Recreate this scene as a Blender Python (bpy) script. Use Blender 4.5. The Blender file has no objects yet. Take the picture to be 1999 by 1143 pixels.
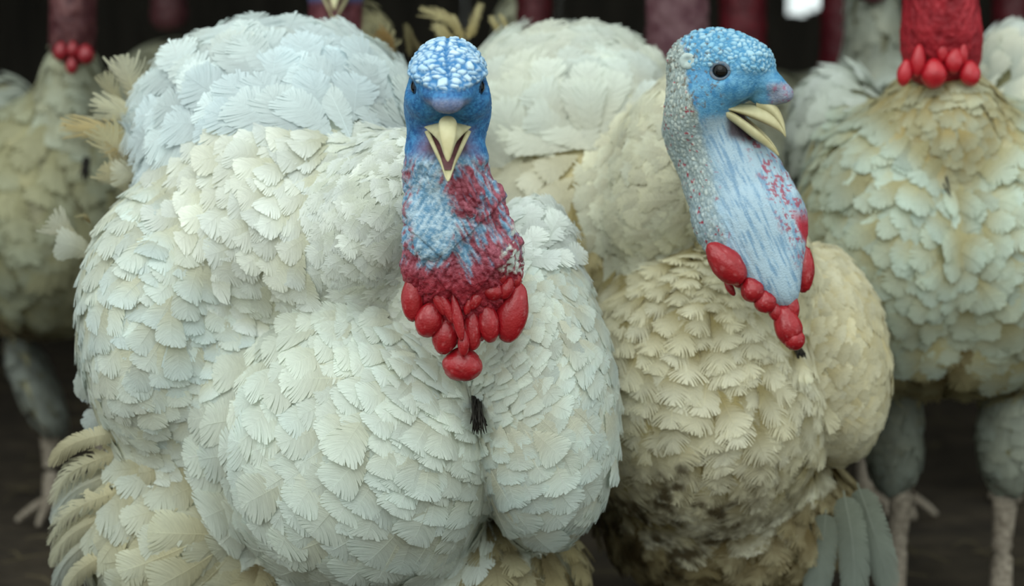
import bpy, bmesh, math
import numpy as np
from mathutils import Vector, Matrix

SC = bpy.context.scene
COL = SC.collection
RNG = np.random.default_rng(7)

# ------------------------------------------------------------------ camera, world, light, exposure
LENS, PITCH = 72.0, math.radians(6.0)
CAM = np.array([0.0, -2.2, 0.675])
GZ = -0.09                      # height of the barn floor
cam_data = bpy.data.cameras.new('camera')
cam = bpy.data.objects.new('camera', cam_data)
COL.objects.link(cam)
cam.location = CAM
cam.rotation_euler = (math.pi / 2 - PITCH, 0, 0)
cam_data.lens = LENS
cam_data.sensor_width = 36
cam_data.clip_start = 0.05
cam_data.clip_end = 60
cam_data.dof.use_dof = True
cam_data.dof.focus_distance = 2.16
cam_data.dof.aperture_fstop = 3.2
SC.camera = cam

SC.view_settings.view_transform = 'Standard'
SC.view_settings.look = 'None'
SC.view_settings.exposure = 1.0
SC.view_settings.gamma = 1.0
SC.view_settings.use_curve_mapping = False
SC.cycles.diffuse_bounces = 6
SC.cycles.max_bounces = 10

world = bpy.data.worlds.new('overcast_sky')
SC.world = world
world.use_nodes = True
wn, wl = world.node_tree.nodes, world.node_tree.links
wn.clear()
w_out = wn.new('ShaderNodeOutputWorld')
w_bg = wn.new('ShaderNodeBackground')
w_tc = wn.new('ShaderNodeTexCoord')
w_sep = wn.new('ShaderNodeSeparateXYZ')
w_ramp = wn.new('ShaderNodeValToRGB')
wl.new(w_tc.outputs['Generated'], w_sep.inputs[0])
wl.new(w_sep.outputs['Z'], w_ramp.inputs['Fac'])
w_ramp.color_ramp.elements[0].color = (0.56, 0.63, 0.62, 1)
w_ramp.color_ramp.elements[1].color = (0.90, 1.0, 0.97, 1)
wl.new(w_ramp.outputs['Color'], w_bg.inputs['Color'])
w_bg.inputs['Strength'].default_value = 0.88
wl.new(w_bg.outputs[0], w_out.inputs['Surface'])

sun_data = bpy.data.lights.new('sun', 'SUN')
sun_data.energy = 0.75
sun_data.angle = math.radians(60)
sun_data.color = (0.95, 1.0, 0.97)
sun = bpy.data.objects.new('sun', sun_data)
COL.objects.link(sun)
sun.rotation_euler = Vector((0.28, 0.78, -0.82)).to_track_quat('-Z', 'Y').to_euler()

# ------------------------------------------------------------------ measuring helpers
RIGHT = np.array([1.0, 0, 0])
UP = np.array([0, math.sin(PITCH), math.cos(PITCH)])
FWD = np.array([0, math.cos(PITCH), -math.sin(PITCH)])
KPX = 36.0 / LENS / 1999.0


def P(px, py, Y):
    """the point of the place seen at a photo pixel, on the vertical plane y = Y"""
    d = RIGHT * ((px - 999.5) * KPX) + UP * ((571.5 - py) * KPX) + FWD
    return CAM + d * ((Y - CAM[1]) / d[1])


def mpp(Y):
    """metres per photo pixel at plane y = Y"""
    return (Y - CAM[1]) * KPX / math.cos(PITCH)


def to_px(p):
    q = p - CAM
    z = q @ FWD
    return 999.5 + (q @ RIGHT) / z / KPX, 571.5 - (q @ UP) / z / KPX


def C(r, g, b):
    c = np.array([r, g, b], float) / 255.0
    return np.where(c <= 0.04045, c / 12.92, ((c + 0.055) / 1.055) ** 2.4)


def smooth(a, b, x):
    t = np.clip((x - a) / (b - a), 0, 1)
    return t * t * (3 - 2 * t)


def mix(a, b, t):
    t = np.asarray(t)[..., None]
    return a * (1 - t) + b * t


# ------------------------------------------------------------------ noise
def _h(ix, iy, iz, seed):
    h = (ix.astype(np.int64) * 374761393 + iy.astype(np.int64) * 668265263 + iz.astype(np.int64) * 2147483647 + seed * 974634777) & 0xFFFFFFFF
    h = ((h ^ (h >> 13)) * 1274126177) & 0xFFFFFFFF
    h = ((h ^ (h >> 16)) * 2246822519) & 0xFFFFFFFF
    return ((h ^ (h >> 15)) & 0xFFFFFF) / float(0xFFFFFF)


def vnoise(p, seed=0):
    i = np.floor(p).astype(np.int64)
    f = p - i
    f = f * f * (3 - 2 * f)
    out = 0
    for dx in (0, 1):
        wx = f[:, 0] if dx else 1 - f[:, 0]
        for dy in (0, 1):
            wy = f[:, 1] if dy else 1 - f[:, 1]
            for dz in (0, 1):
                wz = f[:, 2] if dz else 1 - f[:, 2]
                out = out + wx * wy * wz * _h(i[:, 0] + dx, i[:, 1] + dy, i[:, 2] + dz, seed)
    return out


def fbm(p, seed=0, oct=4):
    a, s, o = 0.5, 1.0, 0
    for k in range(oct):
        o = o + a * vnoise(p * s + k * 17.3, seed + k)
        a *= 0.5
        s *= 2.03
    return o / (1 - 0.5 ** oct)


def worley(p, seed=0):
    i = np.floor(p).astype(np.int64)
    f1 = np.full(len(p), 9.0)
    f2 = np.full(len(p), 9.0)
    cid = np.zeros(len(p))
    for dx in (-1, 0, 1):
        for dy in (-1, 0, 1):
            for dz in (-1, 0, 1):
                a, b, c = i[:, 0] + dx, i[:, 1] + dy, i[:, 2] + dz
                q = np.stack([a + _h(a, b, c, seed), b + _h(a, b, c, seed + 1), c + _h(a, b, c, seed + 2)], 1)
                d = np.linalg.norm(p - q, axis=1)
                nearer = d < f1
                f2 = np.where(nearer, f1, np.minimum(f2, d))
                cid = np.where(nearer, _h(a, b, c, seed + 3), cid)
                f1 = np.minimum(f1, d)
    return f1, f2, cid


# ------------------------------------------------------------------ materials
def new_mat(name):
    m = bpy.data.materials.new(name)
    m.use_nodes = True
    m.node_tree.nodes.clear()
    return m, m.node_tree.nodes, m.node_tree.links


def feather_material():
    m, n, l = new_mat('feather')
    out = n.new('ShaderNodeOutputMaterial')
    col = n.new('ShaderNodeAttribute'); col.attribute_name = 'col'
    uv = n.new('ShaderNodeAttribute'); uv.attribute_name = 'fuv'
    mp = n.new('ShaderNodeVectorMath'); mp.operation = 'MULTIPLY'
    mp.inputs[1].default_value = (1.6, 2.3, 1.0)
    l.new(uv.outputs['Vector'], mp.inputs[0])
    nz = n.new('ShaderNodeTexNoise'); nz.inputs['Scale'].default_value = 1.0; nz.inputs['Detail'].default_value = 3
    nz.inputs['Roughness'].default_value = 0.7
    l.new(mp.outputs[0], nz.inputs['Vector'])
    rm = n.new('ShaderNodeMapRange')
    rm.inputs['From Min'].default_value = 0.25; rm.inputs['From Max'].default_value = 0.75
    rm.inputs['To Min'].default_value = 0.82; rm.inputs['To Max'].default_value = 1.05
    l.new(nz.outputs['Fac'], rm.inputs['Value'])
    mul = n.new('ShaderNodeVectorMath'); mul.operation = 'SCALE'
    l.new(col.outputs['Vector'], mul.inputs[0]); l.new(rm.outputs[0], mul.inputs['Scale'])
    bump = n.new('ShaderNodeBump'); bump.inputs['Strength'].default_value = 0.35; bump.inputs['Distance'].default_value = 0.002
    l.new(nz.outputs['Fac'], bump.inputs['Height'])
    pr = n.new('ShaderNodeBsdfPrincipled')
    pr.inputs['Roughness'].default_value = 0.65
    pr.inputs['Specular IOR Level'].default_value = 0.2
    l.new(mul.outputs[0], pr.inputs['Base Color']); l.new(bump.outputs[0], pr.inputs['Normal'])
    tr = n.new('ShaderNodeBsdfTranslucent')
    l.new(mul.outputs[0], tr.inputs['Color']); l.new(bump.outputs[0], tr.inputs['Normal'])
    mx = n.new('ShaderNodeMixShader'); mx.inputs[0].default_value = 0.40
    l.new(pr.outputs[0], mx.inputs[1]); l.new(tr.outputs[0], mx.inputs[2])
    l.new(mx.outputs[0], out.inputs['Surface'])
    return m


def skin_material(name, rough, spec, bump_scale, bump_strength, bump_dist, sss=0.0):
    m, n, l = new_mat(name)
    out = n.new('ShaderNodeOutputMaterial')
    col = n.new('ShaderNodeAttribute'); col.attribute_name = 'col'
    tc = n.new('ShaderNodeTexCoord')
    nz = n.new('ShaderNodeTexNoise'); nz.inputs['Scale'].default_value = bump_scale; nz.inputs['Detail'].default_value = 4
    l.new(tc.outputs['Object'], nz.inputs['Vector'])
    vo = n.new('ShaderNodeTexVoronoi'); vo.inputs['Scale'].default_value = bump_scale * 1.4
    l.new(tc.outputs['Object'], vo.inputs['Vector'])
    ad = n.new('ShaderNodeMath'); ad.operation = 'SUBTRACT'
    l.new(nz.outputs['Fac'], ad.inputs[0]); l.new(vo.outputs['Distance'], ad.inputs[1])
    bump = n.new('ShaderNodeBump'); bump.inputs['Strength'].default_value = bump_strength; bump.inputs['Distance'].default_value = bump_dist
    l.new(ad.outputs[0], bump.inputs['Height'])
    pr = n.new('ShaderNodeBsdfPrincipled')
    pr.inputs['Roughness'].default_value = rough
    pr.inputs['Specular IOR Level'].default_value = spec
    if sss:
        pr.inputs['Subsurface Weight'].default_value = sss
        pr.inputs['Subsurface Radius'].default_value = (0.004, 0.0015, 0.001)
    l.new(col.outputs['Color'], pr.inputs['Base Color']); l.new(bump.outputs[0], pr.inputs['Normal'])
    l.new(pr.outputs[0], out.inputs['Surface'])
    return m


def noise_material(name, ca, cb, scale, rough=0.9, bump=0.4, dist=0.01, stretch=(1, 1, 1), spec=0.2):
    m, n, l = new_mat(name)
    out = n.new('ShaderNodeOutputMaterial')
    tc = n.new('ShaderNodeTexCoord')
    mp = n.new('ShaderNodeMapping'); mp.inputs['Scale'].default_value = stretch
    l.new(tc.outputs['Object'], mp.inputs['Vector'])
    nz = n.new('ShaderNodeTexNoise'); nz.inputs['Scale'].default_value = scale; nz.inputs['Detail'].default_value = 6
    l.new(mp.outputs[0], nz.inputs['Vector'])
    rp = n.new('ShaderNodeValToRGB')
    rp.color_ramp.elements[0].position = 0.3; rp.color_ramp.elements[1].position = 0.7
    rp.color_ramp.elements[0].color = (*ca, 1); rp.color_ramp.elements[1].color = (*cb, 1)
    l.new(nz.outputs['Fac'], rp.inputs['Fac'])
    bp = n.new('ShaderNodeBump'); bp.inputs['Strength'].default_value = bump; bp.inputs['Distance'].default_value = dist
    l.new(nz.outputs['Fac'], bp.inputs['Height'])
    pr = n.new('ShaderNodeBsdfPrincipled'); pr.inputs['Roughness'].default_value = rough; pr.inputs['Specular IOR Level'].default_value = spec
    l.new(rp.outputs[0], pr.inputs['Base Color']); l.new(bp.outputs[0], pr.inputs['Normal'])
    l.new(pr.outputs[0], out.inputs['Surface'])
    return m


M_FEATHER = feather_material()
M_SKIN = skin_material('bare_skin', 0.5, 0.35, 420, 0.35, 0.0012)
M_WATTLE = skin_material('wattle_skin', 0.36, 0.5, 260, 0.22, 0.0012, 0.12)
M_BEAK = noise_material('horn', C(196, 190, 152), C(168, 158, 116), 60, 0.42, 0.15, 0.002, (1, 1, 1), 0.4)
M_MOUTH = noise_material('mouth_lining', C(120, 80, 84), C(78, 44, 50), 80, 0.4, 0.2, 0.002, (1, 1, 1), 0.5)
M_EYE = noise_material('eye_dark', C(8, 7, 6), C(14, 10, 8), 40, 0.10, 0.0, 0.001, (1, 1, 1), 0.22)
M_LID = noise_material('eyelid', C(70, 96, 118), C(110, 112, 118), 300, 0.5, 0.3, 0.001)
M_LID_SHADED = noise_material('eyelid_shaded', C(22, 44, 66), C(34, 60, 84), 300, 0.6, 0.3, 0.001)  # lid colour darkened: shade under the overhanging brow painted in
M_EAR = noise_material('ear_skin', C(185, 196, 190), C(150, 165, 165), 200, 0.6, 0.3, 0.001)
M_SHANK = noise_material('shank_scales', C(150, 140, 126), C(104, 94, 82), 130, 0.55, 0.6, 0.003)
M_BEARD = noise_material('beard_bristle', C(22, 20, 18), C(40, 36, 30), 200, 0.6, 0.4, 0.002)


# ------------------------------------------------------------------ mesh helpers
def quad_mesh(name, verts, quads, col=None, fuv=None, mat=None, parent=None, smooth_shade=True):
    me = bpy.data.meshes.new(name)
    nv, nf = len(verts), len(quads)
    me.vertices.add(nv)
    me.vertices.foreach_set('co', np.ascontiguousarray(verts, dtype=np.float32).ravel())
    k = quads.shape[1]
    me.loops.add(nf * k)
    me.loops.foreach_set('vertex_index', np.ascontiguousarray(quads, dtype=np.int32).ravel())
    me.polygons.add(nf)
    me.polygons.foreach_set('loop_start', np.arange(0, nf * k, k, dtype=np.int32))
    me.polygons.foreach_set('loop_total', np.full(nf, k, dtype=np.int32))
    me.update(calc_edges=True)
    me.polygons.foreach_set('use_smooth', np.full(nf, smooth_shade))
    if col is not None:
        a = me.attributes.new('col', 'FLOAT_COLOR', 'POINT')
        a.data.foreach_set('color', np.concatenate([np.clip(col, 0, 1), np.ones((nv, 1))], 1).astype(np.float32).ravel())
    if fuv is not None:
        a = me.attributes.new('fuv', 'FLOAT_VECTOR', 'POINT')
        a.data.foreach_set('vector', np.ascontiguousarray(fuv, dtype=np.float32).ravel())
    if mat:
        me.materials.append(mat)
    o = bpy.data.objects.new(name, me)
    COL.objects.link(o)
    if parent:
        o.parent = parent
        o.matrix_parent_inverse = parent.matrix_world.inverted()
    return o


def tube(path, radii, seg=10, flat=1.0, ref=(0, 0, 1)):
    """rings along a path -> verts, quads (ends closed to a point ring)"""
    path = np.asarray(path, float)
    radii = np.asarray(radii, float)
    T = np.gradient(path, axis=0)
    T /= np.linalg.norm(T, axis=1)[:, None] + 1e-9
    ref = np.asarray(ref, float)
    A = np.cross(T, ref)
    bad = np.linalg.norm(A, axis=1) < 1e-3
    A[bad] = np.cross(T[bad], np.array([1.0, 0.02, 0]))
    A /= np.linalg.norm(A, axis=1)[:, None]
    B = np.cross(A, T)
    th = np.linspace(0, 2 * np.pi, seg, endpoint=False)
    path = np.concatenate([path[:1], path, path[-1:]]); A = np.concatenate([A[:1], A, A[-1:]]); B = np.concatenate([B[:1], B, B[-1:]])
    radii = np.concatenate([[1e-5], radii, [1e-5]])
    V = path[:, None] + radii[:, None, None] * (A[:, None] * np.cos(th)[None, :, None] + flat * B[:, None] * np.sin(th)[None, :, None])
    n = len(path)
    idx = np.arange(n * seg).reshape(n, seg)
    a, b = idx[:-1], idx[1:]
    Q = np.stack([a, np.roll(a, -1, 1), np.roll(b, -1, 1), b], -1).reshape(-1, 4)
    return V.reshape(-1, 3), Q


def join_parts(parts):
    V, Q, o = [], [], 0
    for v, q in parts:
        V.append(v); Q.append(q + o); o += len(v)
    return np.concatenate(V), np.concatenate(Q)


def bez(pts, n):
    """smooth curve through points (Catmull-Rom)"""
    p = np.asarray(pts, float)
    p = np.concatenate([[2 * p[0] - p[1]], p, [2 * p[-1] - p[-2]]])
    out = []
    m = len(p) - 3
    for t in np.linspace(0, m - 1e-6, n):
        i = int(t); f = t - i
        a, b, c, d = p[i:i + 4]
        out.append(0.5 * (2 * b + (c - a) * f + (2 * a - 5 * b + 4 * c - d) * f * f + (3 * b - a - 3 * c + d) * f ** 3))
    return np.array(out)


_ICO = {}


def ico(sub):
    if sub not in _ICO:
        bm = bmesh.new()
        bmesh.ops.create_icosphere(bm, subdivisions=sub, radius=1)
        v = np.array([x.co[:] for x in bm.verts]); q = np.array([[x.index for x in f.verts] for f in bm.faces])
        bm.free()
        _ICO[sub] = (v, q)
    return _ICO[sub]


# ------------------------------------------------------------------ implicit body surfaces
class Ell:
    """an ellipsoid: centre, rows of axes, radii, blend width, carve"""
    def __init__(s, c, r, axes=None, k=0.01, carve=False):
        s.c = np.asarray(c, float); s.r = np.asarray(r, float)
        s.A = np.eye(3) if axes is None else np.asarray(axes, float)
        s.k = k; s.carve = carve

    def d(s, p):
        q = (p - s.c) @ s.A.T
        k0 = np.linalg.norm(q / s.r, axis=-1)
        k1 = np.linalg.norm(q / s.r ** 2, axis=-1) + 1e-9
        return k0 * (k0 - 1) / k1


def sdf(prims, p):
    d = None
    for e in prims:
        x = e.d(p)
        if d is None:
            d = x
        elif e.carve:
            h = np.clip(0.5 - 0.5 * (d + x) / e.k, 0, 1)
            d = d * (1 - h) - x * h + e.k * h * (1 - h)
        else:
            h = np.clip(0.5 + 0.5 * (d - x) / e.k, 0, 1)
            d = d * (1 - h) + x * h - e.k * h * (1 - h)
    return d


def surface_nets(prims, res):
    lo = np.min([e.c - np.max(e.r) for e in prims if not e.carve], 0) - 2 * res
    hi = np.max([e.c + np.max(e.r) for e in prims if not e.carve], 0) + 2 * res
    n = np.ceil((hi - lo) / res).astype(int) + 1
    ax = [lo[i] + np.arange(n[i]) * res for i in range(3)]
    val = np.empty(n, np.float32)
    yy, zz = np.meshgrid(ax[1], ax[2], indexing='ij')
    for s in range(0, n[0], 16):
        xs = ax[0][s:s + 16]
        g = np.empty((len(xs), n[1], n[2], 3))
        g[..., 0] = xs[:, None, None]; g[..., 1] = yy; g[..., 2] = zz
        val[s:s + 16] = sdf(prims, g.reshape(-1, 3)).reshape(len(xs), n[1], n[2])
    ins = val < 0
    corner = [(a, b, c) for a in (0, 1) for b in (0, 1) for c in (0, 1)]
    sh = lambda A, o: A[o[0]:A.shape[0] - 1 + o[0], o[1]:A.shape[1] - 1 + o[1], o[2]:A.shape[2] - 1 + o[2]]
    cnt = sum(sh(ins, o).astype(np.int8) for o in corner)
    act = (cnt > 0) & (cnt < 8)
    cell = np.argwhere(act)
    vid = np.full(act.shape, -1, np.int64)
    vid[act] = np.arange(len(cell))
    acc = np.zeros((len(cell), 3)); num = np.zeros(len(cell))
    for i, a in enumerate(corner):
        for b in corner[i + 1:]:
            if sum(abs(a[k] - b[k]) for k in range(3)) != 1:
                continue
            va = val[tuple((cell + a).T)]; vb = val[tuple((cell + b).T)]
            m = (va < 0) != (vb < 0)
            t = np.where(m, va / np.where(m, va - vb, 1), 0)[:, None]
            acc += np.where(m[:, None], np.array(a) * (1 - t) + np.array(b) * t, 0)
            num += m
    V = lo + (cell + acc / num[:, None]) * res
    Q = []
    for axis in range(3):
        o = [0, 0, 0]; o[axis] = 1
        A = ins[tuple(slice(0, -1) if k == axis else slice(1, -1) for k in range(3))]
        B = ins[tuple(slice(1, None) if k == axis else slice(1, -1) for k in range(3))]
        e = np.argwhere(A != B)
        flip = A[tuple(e.T)]
        base = e.copy()
        u, v = [(1, 2), (2, 0), (0, 1)][axis]
        for k in range(3):
            if k != axis:
                base[:, k] += 1
        def cellid(du, dv):
            b = base.copy(); b[:, u] -= du; b[:, v] -= dv
            return vid[tuple(b.T)]
        q = np.stack([cellid(1, 1), cellid(0, 1), cellid(0, 0), cellid(1, 0)], 1)
        q[~flip] = q[~flip][:, ::-1]
        Q.append(q)
    Q = np.concatenate(Q)
    return V, Q[(Q >= 0).all(1)]


def vert_normals(V, Q):
    n = np.cross(V[Q[:, 2]] - V[Q[:, 0]], V[Q[:, 3 % Q.shape[1]]] - V[Q[:, 1]]) if Q.shape[1] == 4 else np.cross(V[Q[:, 1]] - V[Q[:, 0]], V[Q[:, 2]] - V[Q[:, 0]])
    out = np.zeros_like(V)
    for k in range(Q.shape[1]):
        np.add.at(out, Q[:, k], n)
    return out / (np.linalg.norm(out, axis=1)[:, None] + 1e-12)


# ------------------------------------------------------------------ feathers
OUTLINE = {
    'square': [(0.12, 0.02), (0.55, 0.30), (0.88, 0.66), (1.0, 0.86), (0.93, 0.94), (0.5, 0.985), (0, 1.0)],
    'round': [(0.15, 0.02), (0.7, 0.28), (1.0, 0.6), (0.93, 0.80), (0.55, 0.96), (0, 1.0)],
    'flight': [(0.55, 0.05), (0.95, 0.15), (1.0, 0.75), (0.85, 0.90), (0.45, 0.975), (0, 1.0)],
    'fan': [(0.10, 0.05), (0.40, 0.38), (0.85, 0.70), (1.0, 0.84), (0.75, 0.95), (0.4, 0.99), (0, 1.0)],
}
#          outline  barbs split fringe  t0       length jitter  samples wave
STYLE = {
    'square': ('square', 17, 0.10, 0.35, (0.72, 0.95), 0.030, 5, 0.0),
    'soft': ('square', 22, 0.05, 0.30, (0.75, 0.95), 0.06, 5, 0.012),
    'round': ('round', 14, 0.12, 0.4, (0.7, 0.95), 0.04, 4, 0.0),
    'fine': ('square', 12, 0.10, 0.35, (0.7, 0.95), 0.06, 4, 0.0),
    'silky': ('square', 15, 0.08, 0.6, (0.6, 0.9), 0.13, 5, 0.012),
    'frayed': ('fan', 20, 0.62, 0.55, (0.34, 0.8), 0.05, 5, 0.0),
    'ragged': ('fan', 17, 0.55, 0.55, (0.35, 0.8), 0.14, 5, 0.03),
    'down': ('round', 22, 0.95, 0.9, (0.05, 0.3), 0.25, 6, 0.09),
    'flight': ('flight', 46, 0.05, 0.45, (0.8, 0.97), 0.02, 4, 0.0),
    'tatter': ('flight', 34, 0.45, 0.7, (0.3, 0.8), 0.18, 5, 0.04),
    'coarse': ('square', 7, 0.2, 0.5, (0.5, 0.9), 0.05, 3, 0.0),
}


def make_template(style, seed):
    rng = np.random.default_rng(seed)
    oname, N, psplit, fringe, (ta, tb), jit, S, wave = STYLE[style]
    ol = np.array(OUTLINE[oname])
    ol = np.stack([np.interp(np.linspace(0, len(ol) - 1, 40), np.arange(len(ol)), ol[:, k]) for k in (0, 1)], 1)
    ol = np.concatenate([ol[:1], (ol[:-2] + 2 * ol[1:-1] + ol[2:]) / 4, ol[-1:]])
    arc = np.concatenate([[0], np.cumsum(np.linalg.norm(np.diff(ol, axis=0) * (0.6, 1), axis=1))]); arc /= arc[-1]
    t = np.linspace(0, 1, S)
    V, Q, uv, n0 = [], [], [], 0
    grid = lambda n: (np.arange(n - 1)[:, None] * 2 + np.array([0, 1, 3, 2])[None])
    for side in (1, -1):
        s = np.linspace(0, 1, N + 1)
        s[1:-1] += rng.uniform(-0.3, 0.3, N - 1) / N
        ex, ey = np.interp(s, arc, ol[:, 0]), np.interp(s, arc, ol[:, 1])
        sy = 0.02 + 0.90 * s ** 0.9
        cx, cy = 0.58 * ex, sy + 0.28 * (ey - sy)
        def curve(j, tt):
            return np.stack([2 * tt * (1 - tt) * cx[j] + tt * tt * ex[j], (1 - tt) ** 2 * sy[j] + 2 * tt * (1 - tt) * cy[j] + tt * tt * ey[j]], 1)
        big = rng.random(N + 1) < psplit
        G = np.where(big, rng.uniform(0.55, 0.95, N + 1), fringe * rng.uniform(0.2, 1, N + 1))
        T0 = np.where(big, rng.uniform(max(0.02, ta - 0.35), ta + 0.1, N + 1), rng.uniform(ta, tb, N + 1))
        G[0] = G[0] * 0.5; G[N] = 0
        drift = np.cumsum(rng.normal(0, 0.004, N + 1))
        for j in range(N):
            tt = t * (1 + rng.normal(0, jit))
            a, b = curve(j, tt), curve(j + 1, tt)
            m = 0.5 * (a + b)
            ga = (G[j] * smooth(T0[j], 1.0, t))[:, None]
            gb = (G[j + 1] * smooth(T0[j + 1], 1.0, t))[:, None]
            a = a * (1 - ga) + m * ga; b = b * (1 - gb) + m * gb
            if wave:
                wv = wave * t ** 1.5 * np.sin(rng.uniform(0, 6) + t * 5)
                a[:, 1] += wv; b[:, 1] += wv; a[:, 0] += wv * 0.6; b[:, 0] += wv * 0.6
            lift = rng.normal(0, 0.008 + 0.03 * wave) * t ** 2
            z = -0.05 * (0.5 * (a[:, 0] + b[:, 0])) ** 2 + lift + drift[j]*0.3
            v = np.empty((S, 2, 3))
            v[:, 0, 0] = a[:, 0] * side; v[:, 1, 0] = b[:, 0] * side
            v[:, 0, 1] = a[:, 1]; v[:, 1, 1] = b[:, 1]
            v[:, :, 2] = z[:, None]
            q = grid(S) + n0
            if side > 0:
                q = q[:, ::-1]
            u = np.empty((S, 2, 3)); u[..., 0] = t[:, None]; u[:, 0, 1] = j; u[:, 1, 1] = j + 1; u[..., 2] = side * 3 + seed
            V.append(v.reshape(-1, 3)); Q.append(q); uv.append(u.reshape(-1, 3)); n0 += 2 * S
    # rachis: a low ridge
    y = np.linspace(-0.04, 0.90, 7)
    w = (0.024 if oname != 'flight' else 0.055) * (1 - 0.8 * np.clip(y, 0, 1))
    v = np.empty((7, 3, 3))
    v[:, 0, 0] = -w; v[:, 1, 0] = 0; v[:, 2, 0] = w
    v[..., 1] = y[:, None]; v[:, 0, 2] = 0.0; v[:, 2, 2] = 0.0; v[:, 1, 2] = 0.008
    i = np.arange(6)[:, None] * 3
    q = np.concatenate([i + np.array([[0, 1, 4, 3]]), i + np.array([[1, 2, 5, 4]])]) + n0
    V.append(v.reshape(-1, 3)); Q.append(q)
    u = np.zeros((21, 3)); u[:, 2] = 99
    uv.append(u)
    V, Q, uv = np.concatenate(V), np.concatenate(Q), np.concatenate(uv)
    return V, Q, uv, (uv[:, 2] == 99)


_TPL = {}


def templates(style, n=6):
    if style not in _TPL:
        _TPL[style] = [make_template(style, 11 * k + 5 + len(style)) for k in range(n)]
    return _TPL[style]


def norm(a):
    return a / (np.linalg.norm(a, axis=-1, keepdims=True) + 1e-12)


class Blend:
    """the blended surface of one bird's lobes"""
    def __init__(s, prims):
        s.prims = prims

    def grad(s, p, e=0.002):
        d = sdf(s.prims, p)
        g = np.stack([sdf(s.prims, p + np.eye(3)[k] * e) - d for k in range(3)], -1)
        return d, norm(g)

    def project(s, p, it=2):
        for _ in range(it):
            d, g = s.grad(p)
            p = p - np.clip(d, -0.05, 0.05)[..., None] * g
        return p, s.grad(p)[1]


LAT = np.linspace(-0.06, 1.08, 8)


def lay_feathers(base, T, n, L, W, lift, h0, style, root, tip, conf=None, surf=None, sweep=None, rng=RNG, dirt=None, curl=None):
    """feathers as one vertex cloud; conf 0..1 bends each one round the blended surface"""
    tpl = templates(style)
    which = rng.integers(0, len(tpl), len(base))
    B = norm(np.cross(T, n))
    F = len(base)
    if surf is not None:
        yl = LAT[None, :, None] * L[:, None, None]
        xl = np.array([-1.0, 0, 1.0])[None, None, :] * W[:, None, None] * 0.5
        fl = base[:, None, None] + T[:, None, None] * (yl - 0.35 * L[:, None, None])[..., None] + B[:, None, None] * (xl + 0 * yl)[..., None]
        pr, nn = surf.project(fl.reshape(-1, 3))
        off_l = (pr - fl.reshape(-1, 3)).reshape(F, 8, 3, 3)
        nn_l = nn.reshape(F, 8, 3, 3)
    VV, QQ, CC, UU, NN, off = [], [], [], [], [], 0
    for k, (tv, tq, tu, is_r) in enumerate(tpl):
        sel = np.where(which == k)[0]
        if not len(sel):
            continue
        l, w = L[sel][:, None], W[sel][:, None]
        x = tv[None, :, 0] * w * 0.5
        y = tv[None, :, 1] * l
        if sweep is not None:
            x = x + sweep[sel][:, None] * l * tv[None, :, 1] ** 2
        cu = 0 if curl is None else curl[sel][:, None] * l * np.clip(tv[None, :, 1], 0, 1) ** 2
        hz = h0[sel][:, None] + np.tan(lift[sel])[:, None] * np.clip(y, 0, None) + tv[None, :, 2] * l + cu
        pos = base[sel][:, None] + T[sel][:, None] * (y - 0.35 * l)[..., None] + B[sel][:, None] * x[..., None]
        nv = n[sel][:, None]
        if surf is not None:
            fy = np.clip((tv[:, 1] - LAT[0]) / (LAT[1] - LAT[0]), 0, 6.999)
            iy = fy.astype(int); ty = (fy - iy)[None, :, None]
            fx = np.clip(tv[:, 0] + 1, 0, 1.999)
            ix = fx.astype(int); tx = (fx - ix)[None, :, None]
            def lerp(G):
                G = G[sel]
                return (G[:, iy, ix] * (1 - ty) + G[:, iy + 1, ix] * ty) * (1 - tx) + (G[:, iy, ix + 1] * (1 - ty) + G[:, iy + 1, ix + 1] * ty) * tx
            cf = np.asarray(conf)[sel][:, None, None]
            pos = pos + cf * lerp(off_l)
            nv = norm(nv * (1 - cf) + cf * lerp(nn_l))
        pos = pos + nv * hz[..., None]
        t = smooth(0.25, 0.95, tv[:, 1])[None, :, None]
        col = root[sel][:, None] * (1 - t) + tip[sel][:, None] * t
        col = np.where(is_r[None, :, None], np.clip(col * 1.12, 0, 0.9), col)
        VV.append(pos.reshape(-1, 3)); CC.append(col.reshape(-1, 3)); NN.append(np.broadcast_to(nv, pos.shape).reshape(-1, 3))
        u = np.repeat(tu[None], len(sel), 0); u[..., 2] += sel[:, None] * 1.7
        u[..., 1] += (sel[:, None] * 7.3) % 50
        UU.append(u.reshape(-1, 3))
        QQ.append((tq[None] + (np.arange(len(sel)) * len(tv))[:, None, None] + off).reshape(-1, 4)); off += len(sel) * len(tv)
    V, Q, K, U, S = map(np.concatenate, (VV, QQ, CC, UU, NN))
    if dirt is not None:
        K = dirt(V, K)
    # the barbs of a vane lock into one smooth sheet: soften each strip's own normal towards the sheet's
    fn = np.cross(V[Q[:, 2]] - V[Q[:, 0]], V[Q[:, 3]] - V[Q[:, 1]])
    bad = (fn * S[Q[:, 0]]).sum(1) < 0
    Q[bad] = Q[bad][:, ::-1]
    fn[bad] *= -1
    fn = norm(fn)
    vn = np.stack([np.bincount(Q.ravel(), np.repeat(fn[:, c], 4), len(V)) for c in range(3)], 1)
    return V, Q, K, U, norm(0.5 * norm(vn) + 0.5 * S)


def idw(cps, px, py):
    cps = np.array(cps, float)
    d2 = (px[:, None] - cps[None, :, 0]) ** 2 + (py[:, None] - cps[None, :, 1]) ** 2 + 60.0
    w = 1 / d2 ** 1.3
    w /= w.sum(1, keepdims=True)
    dv = cps[:, 2:4] / np.linalg.norm(cps[:, 2:4], axis=1, keepdims=True)
    return w @ dv, w @ cps[:, 4:]


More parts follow.
